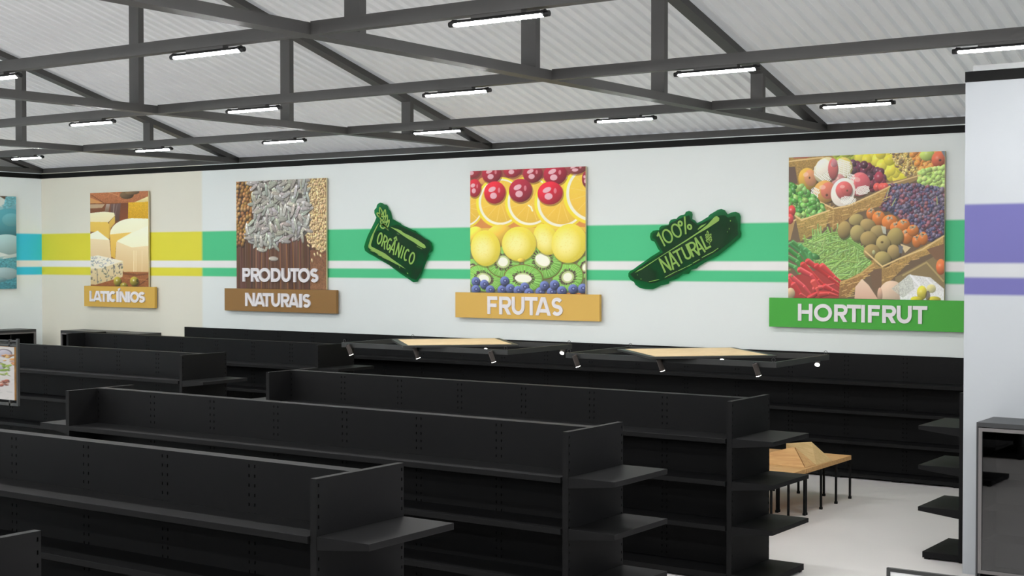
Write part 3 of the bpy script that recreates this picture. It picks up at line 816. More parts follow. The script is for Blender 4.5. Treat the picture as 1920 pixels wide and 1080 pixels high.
    c.ell(285, 628, 32, 16, (52, 120, 52), rot=.3, spec=.3)
    basket([(560, 602), (650, 684), (965, 522), (965, 590), (800, 650), (655, 800), (600, 735), (598, 660)], (172, 134, 66), (134, 100, 52))
    c.poly([(590, 700), (650, 690), (650, 800), (600, 800)], (96, 70, 48)); c.poly([(720, 740), (880, 650), (970, 600), (970, 860), (720, 860)], (120, 100, 62))
    c.poly([(880, 590), (970, 560), (970, 640), (930, 650)], (110, 76, 50)); rim([(760, 730), (880, 660), (965, 760)], 8, (164, 140, 84))
    for x, y, a, b, r in ((448, 486, 36, 46, .2), (512, 432, 40, 30, -.2), (575, 460, 42, 32, .3), (630, 494, 42, 32, 0), (520, 505, 40, 44, -.2), (718, 526, 42, 50, .3), (580, 534, 46, 40, .1), (656, 560, 38, 44, 0), (596, 602, 44, 38, 0), (712, 606, 34, 40, -.3), (654, 640, 44, 38, .2)):
        c.ell(x+5, y+8, a, b, (70, 56, 34), rot=r, hi=0, alpha=.6); c.ell(x, y, a, b, vary((158, 136, 76), 8), rot=r, hi=.3, dark=.5)
    c.ell(606, 606, 9, 12, (206, 206, 140), hi=0); c.ell(650, 552, 8, 6, (110, 86, 40), hi=0); c.poly([(645, 465), (670, 470), (672, 510), (655, 505)], (200, 206, 196), alpha=.7)
    rim([(560, 600), (652, 682), (740, 640), (860, 590), (965, 520)], 8); c.poly([(745, 560), (800, 580), (770, 610)], (204, 180, 130)); c.poly([(735, 565), (760, 575), (755, 612), (740, 610)], (90, 92, 96))
    for a in ((150, 560, 262, 668), (142, 590, 240, 690), (140, 630, 225, 700), (165, 552, 250, 640), (205, 570, 265, 655), (235, 590, 268, 650), (138, 670, 205, 720)):
        c.line([a[:2], ((a[0]+a[2])/2+8, (a[1]+a[3])/2-8), a[2:]], 23, vary((56, 138, 58), 14), hi=.5)
    c.poly([(138, 740), (300, 700), (440, 780), (430, 850), (138, 850)], (150, 40, 36))
    for a in ((250, 655, 345, 720, 420, 790), (222, 672, 310, 755, 350, 790), (205, 700, 270, 730, 330, 800), (300, 680, 370, 740, 425, 778), (150, 735, 230, 790, 270, 835), (138, 755, 190, 810, 230, 850), (330, 680, 400, 740, 440, 770),
              (290, 800, 340, 790, 395, 775), (345, 790, 390, 810, 425, 825), (170, 780, 210, 830, 240, 845), (260, 850, 300, 825, 340, 820), (320, 832, 370, 826, 415, 838), (280, 765, 300, 800, 310, 830)):
        c.line([a[:2], a[2:4], a[4:]], 33, vary((204, 46, 44), 14), hi=.5, taper=True)
    for p in ((205, 720), (160, 732), (148, 700)): c.ell(*p, 8, 6, (150, 170, 80), hi=0)
    basket([(425, 770), (585, 690), (605, 655), (605, 700), (540, 760), (470, 850), (420, 850)], (156, 112, 54), (122, 84, 42)); rim([(430, 765), (520, 735), (605, 665)], 8, (186, 146, 78))
    c.ell(152, 825, 26, 30, (190, 160, 120))
    c.poly([(505, 855), (510, 790), (545, 748), (580, 780), (630, 855)], (224, 194, 164), (206, 160, 134)); c.ell(702, 822, 64, 62, (222, 190, 160), hi=.12, dark=.3); c.ell(795, 842, 42, 46, (208, 160, 136), hi=.12, dark=.3); c.ell(640, 835, 14, 40, (186, 146, 118))
    c.poly([(740, 770), (790, 725), (900, 740), (968, 800), (968, 862), (745, 858)], (214, 214, 210), (226, 226, 224), noise=.06)
    c.poly([(700, 800), (800, 720), (820, 800), (760, 850)], (178, 182, 168), alpha=.7, noise=.15); c.line([(800, 730), (850, 790), (870, 850)], 10, (238, 238, 236)); c.line([(880, 745), (930, 800)], 8, (240, 240, 240))
    c.ell(858, 822, 26, 36, (206, 190, 54), spec=.3); c.ell(905, 800, 24, 22, (196, 184, 90), alpha=.7); c.ell(830, 856, 30, 14, (214, 196, 40)); c.ell(920, 856, 34, 14, (206, 190, 50)); c.ell(888, 838, 12, 26, (70, 56, 40), hi=0, alpha=.7)
    c.ell(952, 684, 24, 40, (226, 102, 46), spec=.3)
    return c.done(0.15)

def art_ice():
    c = Canvas(130, 210, [(-350, 46), (148, 50), (152, 1023), (-350, 1023)], (150, 186, 190))
    for k in range(60): c.ell(random.uniform(-350, 150), random.uniform(50, 1020), random.uniform(30, 110), random.uniform(20, 90), vary(random.choice([(90, 164, 180), (196, 210, 210), (110, 172, 184), (214, 220, 218)]), 12), rot=random.uniform(0, 3), hi=.1, dark=.15, alpha=.7)
    c.poly([(0, 46), (100, 50), (95, 130), (40, 180), (0, 100)], (206, 216, 214)); c.line([(5, 125), (42, 175)], 9, (70, 110, 112)); c.poly([(60, 50), (105, 50), (90, 88)], (84, 66, 52))
    c.poly([(95, 60), (150, 50), (150, 130), (80, 200)], (104, 172, 184), noise=.12)
    c.ell(110, 330, 100, 150, (78, 156, 172), rot=.1, hi=.15, dark=.3); c.ell(125, 300, 50, 70, (112, 180, 190), hi=.1, dark=.2, alpha=.7)
    c.ell(100, 560, 92, 108, (166, 200, 206), hi=.12, dark=.2); c.poly([(-10, 420), (30, 500), (60, 640), (110, 670), (-10, 720)], (212, 220, 220))
    c.poly([(-10, 740), (150, 690), (152, 1023), (-10, 1023)], (80, 152, 166), (64, 132, 150), noise=.14)
    c.ell(85, 865, 76, 66, (160, 190, 198), hi=.15, dark=.25); c.ell(40, 930, 60, 30, (134, 178, 188), alpha=.7)
    return c.done(0.06)

def art_plate():
    c = Canvas(150, 200, [(-720, 180), (172, 196), (178, 880), (-720, 860)], (214, 210, 206))
    for k in range(320): c.ell(random.uniform(-720, 175), random.uniform(180, 880), random.uniform(8, 40), random.uniform(6, 20), vary((214, 210, 205), 16), rot=random.uniform(0, 3), hi=0, dark=.05, alpha=.5)
    for x, y, r in ((90, 280, 62), (-160, 330, 130), (30, 450, 60), (-420, 420, 150)):
        c.ell(x, y, r*1.1, r*.9, (120, 112, 118), hi=0, dark=.1); c.ell(x-4, y+6, r*.98, r*.82, (190, 186, 196), hi=.1, dark=.15)
    for k in range(46): c.ell(random.choice([random.uniform(70, 170), random.uniform(-500, 60)]), random.uniform(300, 430), random.uniform(8, 26), random.uniform(6, 18), vary(random.choice([(196, 140, 84), (214, 170, 110), (176, 120, 90)]), 20), rot=random.uniform(0, 3))
    for k in range(16): c.ell(random.uniform(60, 160), random.uniform(420, 560), random.uniform(8, 20), random.uniform(12, 26), vary((146, 178, 70), 20), rot=random.uniform(0, 3), alpha=.8)
    for k in range(120):
        x = random.uniform(-600, 150); c.ell(x, 690-(x/150)*55+random.uniform(-45, 45), random.uniform(10, 30), random.uniform(6, 14), vary(random.choice([(166, 92, 72), (192, 120, 92), (128, 74, 64)]), 18), rot=-.5)
    return c.done(0.02)

# ------------------------------------------------------------------ geometric sans letters from strokes
def arc(cx, cy, rx, ry, a0, a1, n=14):
    return [(cx+rx*math.cos(math.radians(a0+(a1-a0)*i/n)), cy+ry*math.sin(math.radians(a0+(a1-a0)*i/n))) for i in range(n+1)]
def glyph(ch, W, w):
    """centre lines of a capital in a box W wide and 1 high, stroke width w -> (list of polylines, clip flag)"""
    h = w/2
    if ch == 'I': return [[(W/2, 0), (W/2, 1)]]
    if ch == 'L': return [[(h, 1), (h, h), (W, h)]]
    if ch == 'T': return [[(0, 1-h), (W, 1-h)], [(W/2, 0), (W/2, 1-h)]]
    if ch == 'H': return [[(h, 0), (h, 1)], [(W-h, 0), (W-h, 1)], [(h, .52), (W-h, .52)]]
    if ch == 'F': return [[(h, 0), (h, 1-h), (W, 1-h)], [(h, .5), (W*.92, .5)]]
    if ch == 'A': return [[(h*.75, -.1), (W/2, 1.1)], [(W-h*.75, -.1), (W/2, 1.1)], [(W*.24, .26), (W*.76, .26)]]
    if ch == 'N': return [[(h, 0), (h, 1)], [(W-h, 0), (W-h, 1)], [(h*.8, 1.05), (W-h*.8, -.05)]]
    if ch in 'PR':
        r = (1-h-.46)/2; xa = W-h-r*1.05
        g = [[(h, 0), (h, 1)], [(h, 1-h), (xa, 1-h)]+arc(xa, .46+r, r*1.05, r, 90, -90)+[(h, .46)]]
        if ch == 'R': g.append([(W*.45, .5), (W-h*.72, -.1)])
        return g
    if ch == 'D':
        xa = W*.42; return [[(h, h), (h, 1-h), (xa, 1-h)]+arc(xa, .5, W-h-xa, .5-h, 90, -90, 20)+[(h, h)]]
    if ch == 'U':
        r = W/2-h; return [[(h, 1), (h, h+r)]+arc(W/2, h+r, r, r, 180, 360)+[(W-h, 1)]]
    if ch in 'O0': return [arc(W/2, .5, W/2-h, .5-h+.012, 0, 360, 32)]
    if ch == 'C': return [arc(W/2, .5, W/2-h, .5-h+.012, 48, 312, 26)]
    if ch == 'G': return [arc(W/2, .5, W/2-h, .5-h+.012, 48, 345, 26), [(W*.55, .44), (W-h, .44)], [(W-h, .44), (W-h, .2)]]
    if ch == 'S':
        ry = (1-w)/4; rx = W/2-h
        return [arc(W/2, 1-h-ry, rx*.96, ry, 25, 270, 16)[:-1]+arc(W/2, h+ry, rx, ry, 90, -150, 16)]
    if ch == '1': return [[(W*.1, .86), (W*.55, .99), (W*.55, 0)]]
    if ch == '%': return [[(W*.86, 1.04), (W*.22, -.05)], arc(W*.22, .78, W*.16, .15, 0, 360, 14), arc(W*.82, .24, W*.16, .15, 0, 360, 14)]
    if ch == "'": return [[(W*.35, 1.08), (W*.7, 1.24)]]
    if ch == '^': return [[(W*.18, 1.1), (W*.5, 1.32), (W*.82, 1.1)]]
    return []
def clip_half(P, axis, v, keep_less):
    out = []
    for i in range(len(P)):
        a, b = P[i], P[(i+1) % len(P)]
        ia = (a[axis] <= v) == keep_less or a[axis] == v; ib = (b[axis] <= v) == keep_less or b[axis] == v
        if ia: out.append(a)
        if ia != ib:
            t = (v-a[axis])/(b[axis]-a[axis]); out.append((a[0]+(b[0]-a[0])*t, a[1]+(b[1]-a[1])*t))
    return out
def stroke_quads(pl, w):
    h = w/2; out = []
    n = len(pl); closed = math.dist(pl[0], pl[-1]) < 1e-6
    offs = []
    for i in range(n):
        if closed: p0 = pl[i-1] if i else pl[-2]; p1 = pl[(i+1)] if i < n-1 else pl[1]
        else: p0 = pl[max(0, i-1)]; p1 = pl[min(n-1, i+1)]
        p = pl[i]
        d0 = Vector((p[0]-p0[0], p[1]-p0[1])); d1 = Vector((p1[0]-p[0], p1[1]-p[1]))
        if d0.length < 1e-9: d0 = d1
        if d1.length < 1e-9: d1 = d0
        d0.normalize(); d1.normalize()
        n0 = Vector((-d0.y, d0.x)); n1 = Vector((-d1.y, d1.x)); m = n0+n1
        if m.length < 1e-6: m = n0
        m.normalize(); k = h/max(.35, m.dot(n0))
        offs.append((m*k))
    for i in range(n-1):
        a, b = Vector(pl[i]), Vector(pl[i+1])
        out.append([tuple(a+offs[i]), tuple(b+offs[i+1]), tuple(b-offs[i+1]), tuple(a-offs[i])])
    return out
def letter_mesh(mb, ch, W, w, to3, d, clip=True):
    """to3(x, z, depth) maps letter space to the scene"""
    for gi, pl in enumerate(glyph(ch, W, w)):
        dd = d - 0.0012*gi if d > 0.01 else d - 0.0003*gi
        quads = stroke_quads(pl, w); closed = math.dist(pl[0], pl[-1]) < 1e-6
        for qi, q in enumerate(quads):
            walls = [0, 2]
            if not closed:
                if qi == 0: walls.append(3)
                if qi == len(quads)-1: walls.append(1)
            if clip and ch in 'ANR':
                q2 = clip_half(clip_half(q, 1, 1.0, True), 1, 0.0, False)
                if q2 != q: q = q2; walls = list(range(len(q)))
            if len(q) < 3: continue
            f = [to3(x, z, dd) for x, z in q]; b = [to3(x, z, 0) for x, z in q]
            mb.poly(f[::-1])
            for i in walls:
                j = (i+1) % len(q); mb.poly([f[i], b[i], b[j], f[j]])

# ------------------------------------------------------------------ department signs on the back wall
def dept_sign(name, label, x0, x1, ztop, sx0, sx1, strip, art, words_, zb=2.95):
    t = thing(name, label, 'sign', ((x0+x1)/2, YB, zb))
    ox, oy, oz = t.location
    def bx(mb, a, b, c, d, e, f): return mb.box(a-ox, b-ox, c-oy, d-oy, e-oz, f-oz)
    b = bx(MB(), x0, x1, 22.771, 22.81, zb, ztop)
    for px in (x0+0.3, x1-0.36):
        for pz in (zb+0.3, ztop-0.36): bx(b, px, px+0.06, 22.81, YB, pz, pz+0.06)
    pb = b.build('picture_board', BOARDEDGE, t, bevel=0.0)
    pp = print_mesh(art, (x0-ox, 22.7695-oy, ztop-oz), (x1-x0, 0, 0), (0, 0, zb-ztop), pb)
    b = bx(MB(), sx0, sx1, 22.73, 22.80, 2.446, 2.947)
    for px in (sx0+0.3, sx1-0.36): bx(b, px, px+0.06, 22.80, YB, 2.6, 2.66)
    npl = b.build('name_board', new_mat(name+'_strip', strip, rough=0.5, spec=0.25, gain=0.9), t)
    for word, xs, z0, z1, yb_, th, w, par in words_:
        for ch, (a, c) in zip(word, xs):
            cap = z1-z0; mb = MB()
            acc = None
            if ch == 'Í': ch, acc = 'I', "'"
            to3 = lambda x, z, d: (a+x*cap-ox, yb_-d-oy, z0+z*cap-oz)
            letter_mesh(mb, ch, (c-a)/cap, w if ch != 'I' else (c-a)/cap, to3, th)
            if acc: letter_mesh(mb, acc, (c-a)/cap*2, w*.8, to3, th)
            mb.build('letter', LETTER, npl if par == 'n' else pb, recalc=False)
    return t
dept_sign('dairy_sign', 'wall sign reading LATICÍNIOS under a photo of cheeses, on the yellow band', -28.416, -26.31, 5.222, -28.614, -26.055, (216, 174, 82), art_cheese(),
          [('LATICÍNIOS', [(-28.38,-28.22),(-28.247,-27.925),(-27.973,-27.728),(-27.736,-27.645),(-27.655,-27.391),(-27.384,-27.297),(-27.275,-26.995),(-26.985,-26.895),(-26.89,-26.58),(-26.59,-26.372)], 2.57, 2.83, 22.73, .03, .25, 'n')])
dept_sign('natural_products_sign', 'wall sign reading PRODUTOS NATURAIS under a photo of seeds', -23.374, -20.668, 5.346, -23.718, -20.35, (150, 112, 64), art_seeds(),
          [('PRODUTOS', [(-23.16,-22.91),(-22.895,-22.63),(-22.655,-22.296),(-22.275,-21.98),(-21.96,-21.69),(-21.71,-21.43),(-21.465,-21.118),(-21.105,-20.875)], 3.104, 3.41, 22.77, .035, .235, 'p'),
           ('NATURAIS', [(-23.041,-22.741),(-22.755,-22.429),(-22.502,-22.246),(-22.235,-21.968),(-21.94,-21.69),(-21.717,-21.412),(-21.40,-21.315),(-21.295,-21.074)], 2.557, 2.856, 22.73, .03, .225, 'n')])
dept_sign('fruit_sign', 'wall sign reading FRUTAS under a photo of cherries, oranges, lemons and kiwis', -16.83, -14.137, 5.354, -17.174, -13.803, (222, 180, 92), art_fruit(),
          [('FRUTAS', [(-16.37,-16.132),(-16.085,-15.80),(-15.785,-15.486),(-15.478,-15.181),(-15.233,-14.875),(-14.86,-14.611)], 2.529, 2.879, 22.73, .022, .2, 'n')])
dept_sign('produce_sign', 'wall sign reading HORTIFRUT on green under a photo of a vegetable market', -10.04, -7.35, 5.352, -10.377, -7.018, (76, 172, 66), art_market(),
          [('HORTIFRUT', [(-9.836,-9.575),(-9.544,-9.223),(-9.185,-8.95),(-8.96,-8.718),(-8.71,-8.65),(-8.595,-8.39),(-8.352,-8.117),(-8.105,-7.857),(-7.84,-7.60)], 2.562, 2.852, 22.73, .022, .215, 'n')])

# ice poster on the left wall (only its right end shows)
t = thing('ice_poster', 'poster of ice cubes in teal on the left wall beside the corner', 'poster', (XL, 21.0, 2.87))
pb = MB().box(0.03, 0.075, -1.7, 1.045, 0, 2.29).box(0, 0.03, -1.3, -1.2, 0.3, 0.4).box(0, 0.03, 0.6, 0.7, 0.3, 0.4).box(0, 0.03, -1.3, -1.2, 1.9, 2.0).box(0, 0.03, 0.6, 0.7, 1.9, 2.0).build('picture_board', BOARDEDGE, t)
print_mesh(art_ice(), (0.0765, -1.7, 2.29), (0, 2.745, 0), (0, 0, -2.29), pb)

# ------------------------------------------------------------------ green acrylic plaques
def acrylic():
    m = bpy.data.materials.new('green_acrylic'); m.use_nodes = True
    nt = m.node_tree; N = nt.nodes; L = nt.links; N.clear()
    out = N.new('ShaderNodeOutputMaterial'); tr = N.new('ShaderNodeBsdfTransparent'); tr.inputs['Color'].default_value = (0.10, 0.60, 0.34, 1)
    pr = N.new('ShaderNodeBsdfPrincipled'); pr.inputs['Base Color'].default_value = lin((16, 118, 66)); pr.inputs['Roughness'].default_value = 0.25
    pr.inputs['Specular IOR Level'].default_value = 0.4
    mx = N.new('ShaderNodeMixShader'); mx.inputs['Fac'].default_value = 0.3
    L.new(tr.outputs['BSDF'], mx.inputs[1]); L.new(pr.outputs['BSDF'], mx.inputs[2]); L.new(mx.outputs['Shader'], out.inputs['Surface'])
    return m
ACRYL = acrylic()
def ink_mat(name, rgb, cov0, cov1, scale):
    m = bpy.data.materials.new(name); m.use_nodes = True
    nt = m.node_tree; N = nt.nodes; L = nt.links; pr = N['Principled BSDF']; out = N['Material Output']
    pr.inputs['Base Color'].default_value = lin(rgb); pr.inputs['Roughness'].default_value = 0.5; pr.inputs['Specular IOR Level'].default_value = 0.2
    tc = N.new('ShaderNodeTexCoord'); n = N.new('ShaderNodeTexNoise'); n.inputs['Scale'].default_value = scale; n.inputs['Detail'].default_value = 8
    r = N.new('ShaderNodeMapRange'); r.inputs['From Min'].default_value = 0.35; r.inputs['From Max'].default_value = 0.6
    r.inputs['To Min'].default_value = cov0; r.inputs['To Max'].default_value = cov1
    tr = N.new('ShaderNodeBsdfTransparent'); mx = N.new('ShaderNodeMixShader')
    L.new(tc.outputs['Object'], n.inputs['Vector']); L.new(n.outputs['Fac'], r.inputs['Value']); L.new(r.outputs['Result'], mx.inputs['Fac'])
    L.new(tr.outputs['BSDF'], mx.inputs[1]); L.new(pr.outputs['BSDF'], mx.inputs[2]); L.new(mx.outputs['Shader'], out.inputs['Surface'])
    return m
INKD = ink_mat('dark_green_ink', (17, 56, 25), 0.2, 0.88, 2.4)
LIME = new_mat('lime_ink', (142, 178, 88), rough=0.5, spec=0.2, gain=0.95)

def plaque(name, label, outline, dark, polys, texts, leaves, thick=0.02, yb=22.80):
    """all points are (x, z) metres on the back wall"""
    cx = sum(p[0] for p in outline)/len(outline); cz = sum(p[1] for p in outline)/len(outline)
    t = thing(name, label, 'wall plaque', (cx, YB, cz))
    L = lambda P: [(x-cx, z-cz) for x, z in P]
    b = MB().prism(L(outline), 'y', yb-thick-YB, yb-YB)
    for px, pz in ((-.25, -.1), (.25, .1)): b.box(px-.03, px+.03, yb-YB, -0.001, pz-.03, pz+.03)
    plate_ = b.build('plate', ACRYL, t)
    MB().poly([(x, yb-thick-0.003-YB, z) for x, z in L(dark)]).build('dark_print', INKD, plate_, recalc=False)
    mb = MB(); y = yb-thick-0.008-YB
    for P in polys: mb.prism(L(P), 'y', y, y+0.004)
    mb.build('brush_stroke', LIME, plate_)
    for (P0, P1, up, word, w, xs) in texts:
        P0 = Vector(P0); e1 = Vector(P1)-P0; up = Vector(up); Lx = e1.length; e1n = e1/Lx; cap = up.length
        for ch, (a, c) in zip(word, xs):
            acc = None
            if ch == 'Â': ch, acc = 'A', '^'
            mb = MB()
            def to3(x, z, d):
                p = P0 + e1n*(a*Lx + x*cap) + up*z
                return (p.x-cx, y-d, p.y-cz)
            Wc = (c-a)*Lx/cap
            letter_mesh(mb, ch, Wc, w, to3, 0.004, clip=False)
            if acc: letter_mesh(mb, acc, Wc, w, to3, 0.004, clip=False)
            mb.build('letter', LIME, plate_, recalc=False)
    mb = MB()
    for (p, ang, L1, W1, ring_) in leaves:
        pts = []
        n = 14
        for i in range(n):
            a = 2*PI*i/n
            u = L1*math.cos(a); v = W1*math.sin(a)*(1-0.35*math.cos(a))
            pts.append((p[0]+u*math.cos(ang)-v*math.sin(ang), p[1]+u*math.sin(ang)+v*math.cos(ang)))
        pts.append(pts[0])
        if ring_:
            for q in stroke_quads(pts, ring_): mb.poly([(x-cx, y, z-cz) for x, z in q])
        else: mb.poly([(x-cx, y, z-cz) for x, z in pts[:-1]])
    if mb.f: mb.build('wheat_sprig', LIME, plate_, recalc=False)
    return t
plaque('organic_plaque', 'green plaque reading ORGÂNICO with a wheat sprig, beside the seed poster', [(-19.228,4.765),(-19.171,4.783),(-19.114,4.772),(-19.073,4.746),(-19.012,4.738),(-18.974,4.702),(-18.951,4.646),(-18.900,4.593),(-18.877,4.514),(-18.855,4.436),(-18.799,4.421),(-18.720,4.382),(-18.631,4.346),(-18.609,4.319),(-18.531,4.289),(-18.442,4.257),(-18.332,4.213),(-18.244,4.186),(-18.178,4.134),(-18.091,4.090),(-17.982,4.021),(-17.895,3.994),(-17.820,3.934),(-17.798,3.857),(-17.809,3.772),(-17.896,3.721),(-17.896,3.670),(-17.939,3.602),(-17.983,3.516),(-18.016,3.447),(-18.070,3.344),(-18.125,3.241),(-18.191,3.146),(-18.290,3.133),(-18.378,3.179),(-18.445,3.218),(-18.622,3.307),(-18.801,3.410),(-18.936,3.488),(-19.140,3.575),(-19.345,3.671),(-19.483,3.724),(-19.587,3.786),(-19.612,3.865),(-19.575,3.971),(-19.505,4.111),(-19.412,4.251),(-19.320,4.390),(-19.274,4.477),(-19.329,4.566),(-19.329,4.636),(-19.274,4.679),(-19.258,4.731)],
 [(-19.506,3.830),(-19.459,3.988),(-19.344,4.128),(-19.252,4.197),(-19.047,4.229),(-18.889,4.288),(-18.709,4.329),(-18.443,4.222),(-18.135,4.099),(-17.895,3.977),(-17.820,3.857),(-17.907,3.721),(-17.983,3.550),(-18.092,3.344),(-18.213,3.180),(-18.356,3.222),(-18.622,3.341),(-18.891,3.479),(-19.162,3.618),(-19.437,3.742)],
 [[(-19.202,4.357),(-19.229,4.310),(-19.293,4.206),(-19.332,4.145),(-19.372,4.022),(-19.418,3.917),(-19.409,3.873),(-19.230,3.802),(-19.049,3.732),(-18.846,3.610),(-18.622,3.489),(-18.493,3.411),(-18.622,3.459),(-18.891,3.566),(-19.117,3.662),(-19.345,3.768),(-19.483,3.847),(-19.487,3.891),(-19.436,4.023),(-19.401,4.093),(-19.321,4.215),(-19.252,4.311)],
[(-18.900,4.280),(-18.777,4.247),(-18.620,4.204),(-18.531,4.146),(-18.354,4.080),(-18.179,4.005),(-17.982,3.896),(-17.956,3.841),(-18.004,3.827),(-18.135,3.876),(-18.267,3.954),(-18.443,4.036),(-18.598,4.120),(-18.732,4.195)],
[(-19.425,3.798),(-19.345,3.768),(-19.350,3.759),(-19.430,3.787)],
[(-19.231,3.706),(-19.151,3.676),(-19.158,3.667),(-19.235,3.697)],
[(-19.117,3.662),(-18.958,3.605),(-18.967,3.591),(-19.121,3.650)],
[(-18.455,3.334),(-18.418,3.317),(-18.433,3.299)],
[(-18.655,3.463),(-18.633,3.428),(-18.649,3.424)],
[(-18.710,4.139),(-18.654,4.121),(-18.658,4.116),(-18.712,4.134)],
[(-18.190,3.876),(-18.048,3.816),(-18.052,3.810),(-18.194,3.871)]],
 [((-19.280,3.948),(-18.382,3.515),(0.092,0.241),'ORGÂNICO',.13,[(0.000,0.135),(0.155,0.280),(0.285,0.410),(0.400,0.545),(0.565,0.700),(0.735,0.765),(0.800,0.930),(0.945,1.095)])], [((-19.149,4.606),1.90,0.077,0.032,0.0294),((-19.201,4.532),2.60,0.059,0.030,0.0295),((-19.042,4.561),1.40,0.072,0.029,0.0293),((-19.126,4.466),2.60,0.054,0.034,0.0294),((-18.997,4.447),1.30,0.077,0.029,0.0293),((-19.111,4.370),2.40,0.054,0.038,0.0294),((-18.961,4.342),1.10,0.081,0.029,0.0292),((-19.104,4.291),2.90,0.059,0.038,0.0294),((-19.025,4.290),-0.80,0.090,0.007,0.0293)])
plaque('natural_plaque', 'green plaque reading 100% NATURAL, between the fruit and vegetable posters', [(-13.212,3.351),(-13.177,3.390),(-13.097,3.429),(-12.991,3.499),(-12.850,3.584),(-12.727,3.661),(-12.553,3.755),(-12.597,3.806),(-12.632,3.875),(-12.667,3.929),(-12.737,3.952),(-12.760,4.014),(-12.749,4.082),(-12.694,4.128),(-12.606,4.142),(-12.572,4.134),(-12.563,4.180),(-12.520,4.217),(-12.434,4.227),(-12.373,4.223),(-12.365,4.276),(-12.331,4.321),(-12.262,4.340),(-12.211,4.339),(-12.185,4.372),(-12.126,4.401),(-12.049,4.415),(-12.024,4.460),(-11.965,4.478),(-11.914,4.458),(-11.897,4.412),(-11.906,4.330),(-11.847,4.303),(-11.805,4.253),(-11.704,4.297),(-11.613,4.348),(-11.580,4.362),(-11.555,4.399),(-11.472,4.442),(-11.390,4.485),(-11.324,4.499),(-11.259,4.475),(-11.226,4.430),(-11.201,4.400),(-11.128,4.431),(-11.047,4.442),(-10.982,4.418),(-10.953,4.359),(-10.957,4.249),(-10.965,4.131),(-10.944,4.064),(-10.956,3.998),(-11.029,3.940),(-11.126,3.867),(-11.224,3.793),(-11.305,3.734),(-11.387,3.675),(-11.486,3.630),(-11.585,3.585),(-11.652,3.548),(-11.752,3.495),(-11.819,3.442),(-11.920,3.419),(-11.970,3.351),(-12.089,3.343),(-12.174,3.282),(-12.259,3.243),(-12.362,3.212),(-12.379,3.166),(-12.535,3.134),(-12.621,3.095),(-12.708,3.060),(-12.849,3.061),(-12.972,3.083),(-13.061,3.136),(-13.093,3.190),(-13.168,3.228),(-13.212,3.289)],
 [(-13.177,3.336),(-13.079,3.391),(-12.780,3.584),(-12.484,3.737),(-12.571,3.844),(-12.641,3.967),(-12.711,3.998),(-12.702,4.074),(-12.537,4.149),(-12.330,4.268),(-12.109,4.356),(-11.956,4.398),(-11.922,4.307),(-11.838,4.261),(-11.788,4.215),(-11.588,4.302),(-11.340,4.388),(-11.242,4.386),(-11.193,4.341),(-11.047,4.368),(-10.998,4.249),(-11.005,4.117),(-10.989,4.043),(-11.126,3.926),(-11.338,3.779),(-11.586,3.645),(-11.786,3.540),(-11.954,3.449),(-12.089,3.388),(-12.328,3.281),(-12.604,3.187),(-12.726,3.170),(-12.919,3.214),(-13.079,3.244)],
 [[(-13.070,3.360),(-12.999,3.411),(-12.929,3.441),(-12.519,3.673),(-12.057,3.932),(-11.787,4.088),(-11.588,4.225),(-11.447,4.363),(-11.406,4.374),(-11.357,4.343),(-11.363,4.292),(-11.422,4.255),(-11.587,4.160),(-11.787,4.062),(-11.989,3.944),(-12.467,3.691),(-12.929,3.421)],
[(-11.787,4.143),(-11.721,4.207),(-11.613,4.246),(-11.654,4.211),(-11.771,4.137)],
[(-12.448,3.283),(-12.328,3.341),(-12.260,3.375),(-12.191,3.400),(-12.191,3.391),(-12.259,3.363),(-12.328,3.326),(-12.445,3.274)],
[(-12.174,3.406),(-12.021,3.472),(-12.025,3.461),(-12.171,3.395)],
[(-12.004,3.479),(-11.895,3.528),(-11.898,3.517),(-12.004,3.467)],
[(-11.878,3.547),(-11.744,3.612),(-11.744,3.600),(-11.876,3.534)],
[(-11.702,3.642),(-11.611,3.687),(-11.487,3.742),(-11.380,3.809),(-11.371,3.804),(-11.478,3.732),(-11.606,3.675),(-11.696,3.633)],
[(-12.779,3.200),(-12.570,3.245),(-12.561,3.239),(-12.770,3.191)],
[(-12.955,3.253),(-12.923,3.248),(-12.946,3.237)],
[(-13.026,3.329),(-13.008,3.322),(-13.017,3.312)],
[(-11.144,4.299),(-11.128,4.289),(-11.137,4.272),(-11.150,4.281)],
[(-11.168,4.163),(-11.156,4.148),(-11.166,4.130)],
[(-11.204,4.100),(-11.192,4.092),(-11.200,4.085)]],
 [((-12.449,3.359),(-11.528,3.817),(-0.122,0.241),'NATURAL',.13,[(0.000,0.160),(0.170,0.330),(0.300,0.470),(0.480,0.620),(0.620,0.770),(0.740,0.890),(0.900,1.020)]), ((-12.484,3.825),(-11.922,4.127),(-0.136,0.233),'100%',.12,[(-0.020,0.150),(0.130,0.440),(0.460,0.760),(0.740,1.080)])], [((-11.582,4.075),1.80,0.036,0.015,0.0149),((-11.603,4.031),2.40,0.028,0.015,0.0149),((-11.537,4.030),1.00,0.033,0.015,0.0149),((-11.595,3.986),2.50,0.028,0.015,0.0149),((-11.532,3.981),0.90,0.030,0.015,0.0149),((-11.587,3.936),2.60,0.028,0.015,0.0149),((-11.529,3.941),0.70,0.033,0.015,0.0149),((-11.553,3.914),-1.30,0.036,0.003,0.0149)])


